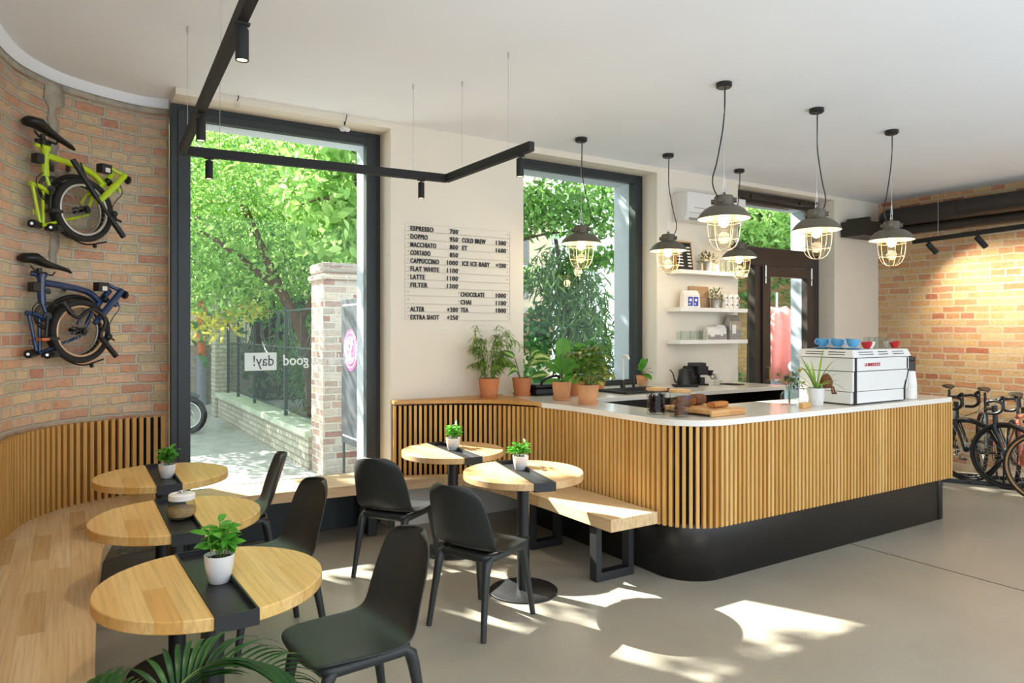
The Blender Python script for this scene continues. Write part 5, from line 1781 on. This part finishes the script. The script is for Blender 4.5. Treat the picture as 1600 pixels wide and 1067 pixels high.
# ------------------------------------------------------------------ lettering on the big window
wl_ = thing('window_lettering', 'white greeting lettering stuck on the big window, read from the street', 'lettering', (0, 0, 0))
BACK = Matrix.Rotation(pi, 4, 'Z') @ FACE
text('words', 'Have a good', .118, MT['vinyl'], wl_, at(1.955, 5.7265, 1.352) @ BACK, .0006, .0016, .86)
m = M(); m.bx(1.148, 1.39, 5.7262, 5.7275, 1.315, 1.455); m.build('panel', MT['vinyl'], wl_, smooth=0)
text('cut_out_word', 'day!', .118, MT['frame'], wl_, at(1.372, 5.7245, 1.352) @ BACK, .0004, .0006, .86)['label'] = 'dark word cut out of the white panel'
text('cut_out_word', 'day!', .118, MT['frame'], wl_, at(1.372, 5.7280, 1.352) @ BACK, .0004, .0006, .86)['label'] = 'dark word cut out of the white panel'

# ------------------------------------------------------------------ the street outside
m = M(); m.bx(-14, 18, 5.9, 30, -.2, -.02)
struct(m.build('ground', MT['asphalt'], smooth=0))
m = M(); m.bx(2.36, 2.70, 8.4, 14.25, -.02, .36)
lw = thing('garden_wall', 'low pale brick garden wall with a mossy coping along the pavement', 'wall')
m = M(); m.ubox(2.38, 2.70, 8.30, 14.25, -.02, .37); m.build('brickwork', MT['brick_pale'], lw, smooth=0)
m = M(); m.bx(2.33, 2.75, 8.28, 14.28, .37, .45); m.build('coping', MT['stonecap'], lw, smooth=0, bevel=.01)
pi_ = thing('gate_pillar', 'weathered brick gate pillar outside the big window', 'pillar', (0, 0, 0))
m = M(); m.ubox(2.42, 3.3, 7.86, 8.32, -.02, 2.28); m.build('brickwork', MT['brick_pillar'], pi_, smooth=0)
m = M(); m.ubox(2.38, 3.34, 7.82, 8.36, 2.20, 2.27); m.prism([(2.40, 7.84), (3.32, 7.84), (3.32, 8.34), (2.40, 8.34)], 2.28, 2.40); m.build('capstone', MT['brick_pillar'], pi_, smooth=0, bevel=.03)
pe = thing('end_pillar', 'pale brick pillar at the far end of the garden wall', 'pillar', (0, 0, 0))
m = M(); m.ubox(2.33, 2.78, 14.25, 14.7, -.02, 1.95); m.build('brickwork', MT['brick_pale'], pe, smooth=0)
m = M(); m.bx(2.28, 2.83, 14.2, 14.75, 1.95, 2.03); m.build('capstone', MT['stonecap'], pe, smooth=0, bevel=.01)

sg = thing('sign_board', 'charcoal sign board with a round pink logo beside the brick pillar', 'sign', (2.52, 7.17, 1.2))
m = M(); m.bx(-.02, .02, -.30, .30, -.78, .76); m.build('board', MT['sign'], sg, smooth=0, bevel=.004)
m = M(); m.bx(-.022, -.019, -.26, .26, .69, .705); m.bx(-.022, -.019, -.26, .26, -.705, -.69); m.build('border_line', MT['vinyl'], sg, smooth=0)
m = M(); m.tube([(-.021, .0, .22), (-.024, .0, .22)], .22, 48); m.build('logo_disc', MT['pink'], sg)
m = M()
cx, cz = .0, .22
m.torus((-.0255, cx, cz), .185, .004, (1, 0, 0), 48, 6); m.torus((-.0255, cx, cz), .135, .010, (1, 0, 0), 40, 6, R(-150), R(130)); m.torus((-.0255, cx, cz), .105, .006, (1, 0, 0), 36, 6, R(-130), R(150))
m.torus((-.0255, cx + .01, cz + .035), .05, .011, (1, 0, 0), 24, 6, R(-40), R(230)); m.torus((-.0255, cx + .01, cz - .045), .042, .011, (1, 0, 0), 24, 6, R(120), R(360))
m.tube([(-.0255, cx + .07, cz - .12), (-.0255, cx - .03, cz + .03), (-.0255, cx - .05, cz + .01)], .009, 6); m.tube([(-.0255, cx + .04, cz + .03), (-.0255, cx - .07, cz - .12)], .009, 6)
for k in range(9):
    a = R(100 + 13 * k)
    m.box((-.0255, cx + .205 * cos(a), cz + .205 * sin(a)), (.003, .008, .018))
m.build('logo_mark', MT['vinyl'], sg)
for y in (-.28, .28):
    m = M(); m.cyl((.0, y, -1.22), (.0, y, -.78), .015, 8); m.build('post', MT['iron'], sg)

fe = thing('mesh_fence', 'green iron fence with wire mesh and round hoops on the garden wall', 'fence', (2.54, 0, .45))
for y in (8.45, 9.95, 11.9, 13.2, 14.15):
    m = M(); m.bx(-.022, .022, y - .022, y + .022, 0, 1.5); m.build('post', MT['iron'], fe, smooth=0)
m = M()
for z in (.08, .95, 1.45):
    m.bx(-.010, .010, 8.4, 14.2, z - .012, z + .012)
m.build('rail', MT['iron'], fe, smooth=0)
m = M()
for yc in (9.2, 10.9, 12.55):
    for rr in (.62, .52):
        m.torus((0, yc, 1.45), rr, .011, (1, 0, 0), 32, 6, pi, 2 * pi)
    m.cyl((0, yc, .83), (0, yc, 1.45), .009, 6)
m.build('hoops', MT['iron'], fe)
m = M()
for k in range(-10, 64):
    y0 = 8.45 + k * .09
    for s in (-1, 1):
        a = [y0, .1]; b = [y0 + .84, .94]
        if s < 0:
            a, b = [y0, .94], [y0 + .84, .1]
        # clip to the fence ends
        def cl(u, v):
            (ya, za), (yb, zb) = u, v
            lo, hi = 8.45, 14.15
            if yb <= lo or ya >= hi: return None
            f = lambda y: za + (zb - za) * (y - ya) / (yb - ya)
            A = (max(ya, lo), f(max(ya, lo))); B = (min(yb, hi), f(min(yb, hi)))
            return A, B
        r = cl(a, b)
        if r:
            m.tube([(0.004 * s, r[0][0], r[0][1]), (0.004 * s, r[1][0], r[1][1])], .0028, 4)
m.build('wire_mesh', MT['iron'], fe)

hb_ = thing('far_house', 'pale house front with dark doorways at the end of the pavement', 'building', (0, 17, 0))
m = M(); m.bx(-6, 6, 0, 3, -.02, 6); m.build('wall', MT['creamw'], hb_, smooth=0)
m = M(); m.bx(-6, 6, -.03, .02, -.02, 1.3); m.build('plinth', MT['plaster'], hb_, smooth=0)
for x in (.4, 3.6):
    m = M(); m.bx(x, x + 1.2, -.04, .05, 0, 2.4); m.build('door', MT['brownframe'], hb_, smooth=0)
dp2 = thing('downpipe', 'downpipe with an orange upper length on the far house', 'pipe', (2.47, 16.88, 0))
m = M(); m.cyl((0, 0, -.02), (0, 0, 1.02), .11, 16); m.cyl((0, 0, 1.0), (0, 0, 1.06), .13, 16); m.build('lower_pipe', MT['greypipe'], dp2)
m = M(); m.cyl((0, 0, 1.06), (0, 0, 5), .085, 16); m.build('upper_pipe', MT['rust'], dp2)

mo = thing('motorbike', 'green motorbike parked on the pavement, front wheel showing past the window frame', 'motorbike', (1.60, 12.25, -.02), R(-32))
wheel(mo, 'front_wheel', (0, 0, .30), .30, (0, 1, 0), .045, 'alu', 20, rimr=.014, disc=True)
wheel(mo, 'rear_wheel', (-1.3, 0, .30), .30, (0, 1, 0), .055, 'alu', 20, rimr=.014)
m = M(); m.torus((0, 0, .30), .33, .035, (0, -1, 0), 18, 8, R(60), R(150), .5); m.build('mudguard', MT['iron'], mo, smooth=60)
m = M()
for s in (-1, 1):
    m.tube([(0, s * .08, .3), (-.22, s * .08, .95)], .022, 10)
m.build('fork', MT['alu'], mo)
m = M(); m.tube([(-.16, 0, .78), (-.2, 0, .92), (-.3, 0, 1.0)], [.09, .13, .10], 14); m.build('headlamp_cowl', MT['dark'], mo, smooth=60)
m = M(); m.ball((-.09, 0, .82), .07, 14, (.5, 1, .8)); m.build('headlamp', MT['jarglass'], mo)
m = M(); m.add([(-.12, -.14, .92), (-.12, .14, .92), (-.26, .09, 1.22), (-.26, -.09, 1.22), (-.13, -.14, .92), (-.13, .14, .92), (-.27, .09, 1.22), (-.27, -.09, 1.22)], [(0, 1, 2, 3), (7, 6, 5, 4), (0, 4, 5, 1), (1, 5, 6, 2), (2, 6, 7, 3), (3, 7, 4, 0)]); m.build('windscreen', MT['jarglass'], mo, smooth=0)
m = M(); m.tube([(-.2, .07, .66), (-.17, .12, .66)], .035, 10); m.tube([(-.2, -.07, .66), (-.17, -.12, .66)], .035, 10); m.build('indicator', MT['rust'], mo)
m = M(); m.tube([(-.28, -.35, 1.0), (-.26, 0, .98), (-.28, .35, 1.0)], .016, 8); m.build('handlebar', MT['dark'], mo)
m = M(); m.tube([(-.3, 0, .8), (-.5, 0, .82), (-.75, 0, .72)], [.1, .17, .13], 14); m.build('tank', MT['iron'], mo, smooth=60)
m = M(); m.tube([(-.7, 0, .76), (-1.0, 0, .74), (-1.4, 0, .82)], [.1, .14, .08], 14, flat=.5); m.build('seat', MT['dark'], mo, smooth=60)
m = M(); m.box((-.6, 0, .42), (.4, .26, .34)); m.tube([(-.6, 0, .4), (-1.3, .08, .3)], .03, 8); m.build('engine', MT['greypipe'], mo, bevel=.03)

# red closed parasol and ivy wall outside the street door
iv = thing('ivy_wall', 'ochre brick wall with ivy outside the street door', 'wall', (0, 0, 0))
m = M(); m.ubox(8.6, 15, 9.0, 9.3, -.02, 4.2); m.build('brickwork', MT['brick_ivy'], iv, smooth=0)
m = M()
for k in range(4200):
    x = rnd.uniform(9.2, 14.5); z = rnd.random()
    z = 3.9 - 2.4 * (z ** 1.6) if rnd.random() < .8 else rnd.uniform(0, .9)
    if z < 1.9 and z > .9 and rnd.random() < .7: continue
    p = Vector((x, 8.96 - rnd.uniform(0, .14), z))
    blade(m, p, Vector((rnd.uniform(-.8, .8), -.5, rnd.uniform(-1, .3))), .13, .08, .5, 2, .3, 'oval')
m.build('ivy', MT['leaf_dark'], iv, smooth=180)
ps = thing('closed_parasol', 'folded coral red parasol with white script outside the street door', 'parasol', (9.5, 7.25, -.02))
m = M(); m.cyl((0, 0, 0), (0, 0, 2.25), .022, 12); m.build('pole', MT['alu'], ps)
n = 48; vs = []; fs = []
for i, (z, r) in enumerate(((1.98, .14), (1.9, .25), (1.5, .29), (1.1, .31), (.86, .27))):
    for j in range(n):
        a = 2 * pi * j / n; rr = r * (1 + .22 * sin(a * 7 + .4 * i)); vs.append((rr * cos(a), rr * sin(a), z + .05 * sin(a * 3 + i)))
for i in range(4):
    for j in range(n):
        fs.append((i * n + j, i * n + (j + 1) % n, (i + 1) * n + (j + 1) % n, (i + 1) * n + j))
fs.append(tuple(range(n)))
m = M(); m.add(vs, fs); o = m.build('canvas', MT['parasol'], ps, smooth=60)
sd = o.modifiers.new('thickness', 'SOLIDIFY'); sd.thickness = .008
vs = []; fs = []
for i, (z, r) in enumerate(((1.42, .18), (1.0, .20), (.6, .2), (.3, .17))):
    for j in range(n):
        a = 2 * pi * j / n; rr = r * (1 + .2 * sin(a * 6 + .6 * i)); vs.append((.05 + rr * cos(a), rr * sin(a), z))
for i in range(3):
    for j in range(n):
        fs.append((i * n + j, i * n + (j + 1) % n, (i + 1) * n + (j + 1) % n, (i + 1) * n + j))
m = M(); m.add(vs, fs); o = m.build('pale_flap', MT['parasolpale'], ps, smooth=60); o['label'] = 'pale underside of the canvas'
sd = o.modifiers.new('thickness', 'SOLIDIFY'); sd.thickness = .008
text('script', 'e', .34, MT['vinyl'], ps, at(-.13, -.375, .98) @ Matrix.Rotation(R(-25), 4, 'Z') @ FACE @ Matrix.Rotation(R(35), 4, 'Z'), .006, .012)
m = M(); m.lathe([(0, 0), (.25, 0), (.25, .05), (.05, .07), (.05, .25), (0, .25)], n=28); m.build('base', MT['plaster'], ps)

# ------------------------------------------------------------------ trees
def leafcloud(name, mat, parent, blobs, L, ratio=.5, droop=.5):
    """blobs: (centre, radii, count). One mesh of small folded leaves."""
    Ps = []
    for c, r, n in blobs:
        d = nrg.normal(size=(n, 3)); d /= np.linalg.norm(d, axis=1)[:, None]
        q = nrg.random(n) ** .45
        Ps.append(np.array(c) + d * q[:, None] * np.array(r))
    P = np.concatenate(Ps); n = len(P)
    d = nrg.normal(size=(n, 3)); d[:, 2] -= droop; d /= np.linalg.norm(d, axis=1)[:, None]
    u = nrg.normal(size=(n, 3)); s = np.cross(d, u); s /= np.linalg.norm(s, axis=1)[:, None]
    nn = np.cross(s, d)
    l = L * nrg.uniform(.6, 1.25, n)[:, None]
    w = l * ratio * .5
    up = nn * l * .09
    V = np.stack([P, P + d * l * .28 - s * w * .85 + up, P + d * l * .30, P + d * l * .28 + s * w * .85 + up,
                  P + d * l * .62 - s * w * .8 + up, P + d * l * .66 - nn * l * .03, P + d * l * .62 + s * w * .8 + up, P + d * l - nn * l * .1], 1).reshape(-1, 3)
    b = np.arange(n)[:, None] * 8
    T = [0, 1, 2, 0, 2, 3, 1, 4, 5, 1, 5, 2, 2, 5, 6, 2, 6, 3, 4, 7, 5, 5, 7, 6]
    F = np.concatenate([b + T[i:i + 3] for i in range(0, 24, 3)], 1).reshape(-1, 3)
    me = bpy.data.meshes.new(name)
    me.vertices.add(len(V)); me.vertices.foreach_set('co', V.ravel())
    me.loops.add(len(F) * 3); me.loops.foreach_set('vertex_index', F.ravel().astype(np.int32))
    me.polygons.add(len(F)); me.polygons.foreach_set('loop_start', np.arange(0, len(F) * 3, 3, dtype=np.int32)); me.polygons.foreach_set('loop_total', np.full(len(F), 3, dtype=np.int32))
    me.update(); me.validate()
    me.materials.append(mat)
    o = bpy.data.objects.new(name, me); COL.objects.link(o)
    if parent: o.parent = parent
    return o


def tree(name, label, cat, trunk, r, limbs, blobs, mat, L, ratio=.5, droop=.5, extra=None, group='trees and shrubs beyond the windows'):
    t = thing(name, label, cat, (0, 0, 0), 0, group)
    if trunk:
        m = M()
        P = catmull(trunk, 6); k = len(P)
        m.tube(P, [r * (1 - .6 * i / k) for i in range(k)], 10)
        for a in limbs:
            Q = catmull(a, 5); m.tube(Q, [r * .45 * (1 - .7 * i / len(Q)) for i in range(len(Q))], 7)
        m.build('trunk', MT['bark'], t, smooth=60)
    leafcloud('foliage', mat, t, blobs, L, ratio, droop)
    if extra:
        leafcloud('yellow_foliage', MT['leaf_yellow'], t, extra, L, ratio, droop)
    return t


tree('leafy_tree', 'bright green street tree filling the upper part of the big window', 'tree', [(3.15, 10.6, 0), (3.0, 10.6, 1.4), (2.6, 10.8, 2.4), (2.2, 11.2, 3.6)], .11,
     [[(2.9, 10.65, 1.7), (3.4, 10.8, 2.6), (3.8, 11, 3.6)], [(2.6, 10.8, 2.3), (1.7, 11.0, 3.0), (1.0, 11.6, 3.2)]],
     [((2.9, 11.2, 3.4), (1.7, 1.3, 1.3), 5600), ((1.2, 11.8, 3.3), (1.5, 1.2, 1.25), 4600), ((4.0, 10.8, 3.2), (1.4, 1.2, 1.6), 3800), ((.6, 12.4, 2.5), (1.1, .9, .9), 2000), ((2.2, 11.2, 2.35), (1.0, .8, .6), 1800), ((2.0, 11.5, 4.6), (2.6, 1.6, .9), 4400)],
     MT['leaf_tree'], .10, .5, .5, [((1.75, 11.4, 1.75), (.55, .4, .3), 260), ((2.3, 11.0, 1.95), (.3, .3, .2), 90)])
tree('leafy_branch_tree', 'near tree with large leaves hanging above the brick gate pillar', 'tree', [(3.5, 8.9, 0), (3.4, 8.9, 1.6), (3.2, 8.7, 2.8), (3.0, 8.6, 3.9)], .07,
     [[(3.2, 8.7, 2.7), (2.7, 8.4, 3.2), (2.3, 8.3, 3.1)]], [((2.75, 8.5, 3.2), (.75, .5, .75), 640), ((3.4, 8.7, 2.8), (.7, .6, .9), 700), ((3.2, 8.6, 4.0), (1.2, .8, .6), 800)], MT['leaf_tree'], .17, .56, .9)
canopy = []  # unseen leaf clusters, placed to dapple the sun entering the big window
rnd = random.Random(23)
sun_gaps = [(.15, 5.52, .34), (.03, 5.0, .33), (-.43, 5.85, .33), (.05, 6.15, .30), (-.45, 5.25, .26), (.3, 6.0, .22), (-.72, 4.0, .30), (-1.0, 4.15, .24), (-.15, 5.5, .14)]  # kept free of leaves so sun patches reach floor, bench and tables
while len(canopy) < 74:
    x, z = rnd.uniform(-1.5, .85), rnd.uniform(3.7, 6.9)
    if any((x - a) ** 2 + (z - b) ** 2 < r * r for a, b, r in sun_gaps):
        continue
    dy = rnd.uniform(-.6, .6)
    canopy.append(((x - .48 * dy, 9.6 + dy, z + .86 * dy), (.17, .15, .15), 26))
tree('dapple_tree', 'tree above the pavement whose unseen high crown is shaped to dapple the sunlight', 'tree', [(4.9, 13.0, 0), (4.6, 12.9, 2.5), (3.6, 12.4, 5.0), (1.2, 11, 6.2)], .16,
     [[(3.8, 12.4, 4.6), (2.4, 11.2, 5.7), (.8, 9.8, 6.1)]], canopy + [((4.4, 10.6, 5.6), (2.0, 1.4, .9), 2400), ((3.1, 9.5, 5.2), (1.25, .5, 1.0), 2600)], MT['leaf_tree'], .15, .6, .4)  # final clump added out of view to shade the middle window
tree('dense_tree', 'dense darker tree standing furthest back behind the street trees', 'tree', [(5.2, 15, 0), (5.0, 15, 2.0), (4.6, 15, 4)], .16, [],
     [((4.6, 15, 3.2), (3.2, 1.2, 3.4), 4200), ((1.5, 15.6, 4.4), (2.6, 1.0, 2.4), 2200), ((8.2, 14.6, 3.6), (2.8, 1.2, 3.2), 3000)], MT['leaf_dark'], .19, .55, .4)
tree('bamboo_shrub', 'bamboo like shrub growing behind the wire mesh fence', 'shrub', None, 0, [], [((3.4, 9.6, 1.0), (.45, .95, .85), 1900), ((3.55, 11.4, 1.0), (.5, 1.2, .8), 1200), ((3.25, 9.2, .75), (.25, .5, .5), 600), ((3.6, 12.8, 1.2), (.6, 1.0, .9), 700)], MT['leaf_bamboo'], .16, .2, .8)
tree('willow_tree', 'feathery drooping tree filling the right half of the middle window', 'tree', [(7.5, 9.9, 0), (7.4, 9.9, 1.6), (7.1, 9.9, 3.2)], .08, [],
     [((7.35, 9.7, 2.0), (.62, .6, 1.3), 2000), ((7.9, 9.8, 1.2), (.6, .6, .9), 1200), ((6.9, 9.7, 2.6), (.5, .5, .5), 420)], MT['leaf_bamboo'], .2, .16, 1.6)
tree('ivy_bush', 'dark bluish ivy bush low in the middle window, left of the feathery tree', 'shrub', None, 0, [], [((6.75, 9.9, 1.6), (.3, .3, .55), 420), ((6.5, 9.8, .7), (.5, .35, .5), 420)], MT['leaf_dark'], .12, .7, .6)
tree('maple_tree', 'bright maple like tree across the top of the middle window', 'tree', [(5.6, 10.6, 0), (5.6, 10.5, 2.2), (5.8, 10.2, 3.2)], .08, [[(5.6, 10.5, 2.4), (6.3, 9.8, 3.1), (7.2, 9.4, 3.3)]],
     [((5.9, 9.9, 3.6), (1.3, .8, .55), 1500), ((7.2, 9.4, 3.7), (1.2, .7, .55), 1500), ((5.5, 10.2, 2.75), (.8, .7, .45), 700), ((6.4, 10.1, 2.5), (.5, .5, .35), 260), ((7.3, 9.0, 2.8), (.5, .4, .2), 260)], MT['leaf_maple'], .13, .6, .5)
tree('door_shrub', 'green climbing shrub seen through the glass above the street door', 'shrub', [(10.5, 8.6, 0), (10.5, 8.6, 3)], .05, [],
     [((10.3, 8.5, 3.45), (1.3, .35, .6), 900), ((12, 8.6, 3.6), (1.2, .35, .6), 800), ((9.6, 8.5, 2.5), (.35, .3, .5), 260), ((9.6, 8.6, .5), (.4, .3, .4), 300)], MT['leaf_tree'], .14, .45, .5)

b2 = thing('balcony_house', 'peach and cream house with a white balcony behind the trees of the middle window', 'building', (0, 0, 0))
m = M(); m.bx(5.2, 8.9, 12.6, 15, -.02, 5.6); m.build('wall', MT['creamw'], b2, smooth=0)
m = M(); m.bx(5.2, 8.9, 12.55, 12.62, 1.15, 1.95); m.build('peach_band', MT['peach'], b2, smooth=0)
m = M(); m.bx(6.6, 8.5, 11.9, 12.6, 1.98, 2.1); m.build('balcony_slab', MT['white'], b2, smooth=0)
m = M()
for k in range(20):
    m.bx(6.62 + k * .097, 6.635 + k * .097, 11.92, 11.935, 2.1, 2.9)
m.bx(6.6, 8.5, 11.91, 11.945, 2.9, 2.94)
m.build('balcony_railing', MT['vinyl'], b2, smooth=0)
for x in (6.8, 7.7):
    m = M(); m.bx(x, x + .6, 12.54, 12.6, 2.3, 3.6); m.build('window', MT['greypipe'], b2, smooth=0)
m = M()
for k in range(3):
    m.bx(5.3, 8.8, 12.5, 12.6, 1.25 + k * .2, 1.32 + k * .2)
m.build('shutter_band', MT['brownframe'], b2, smooth=0)
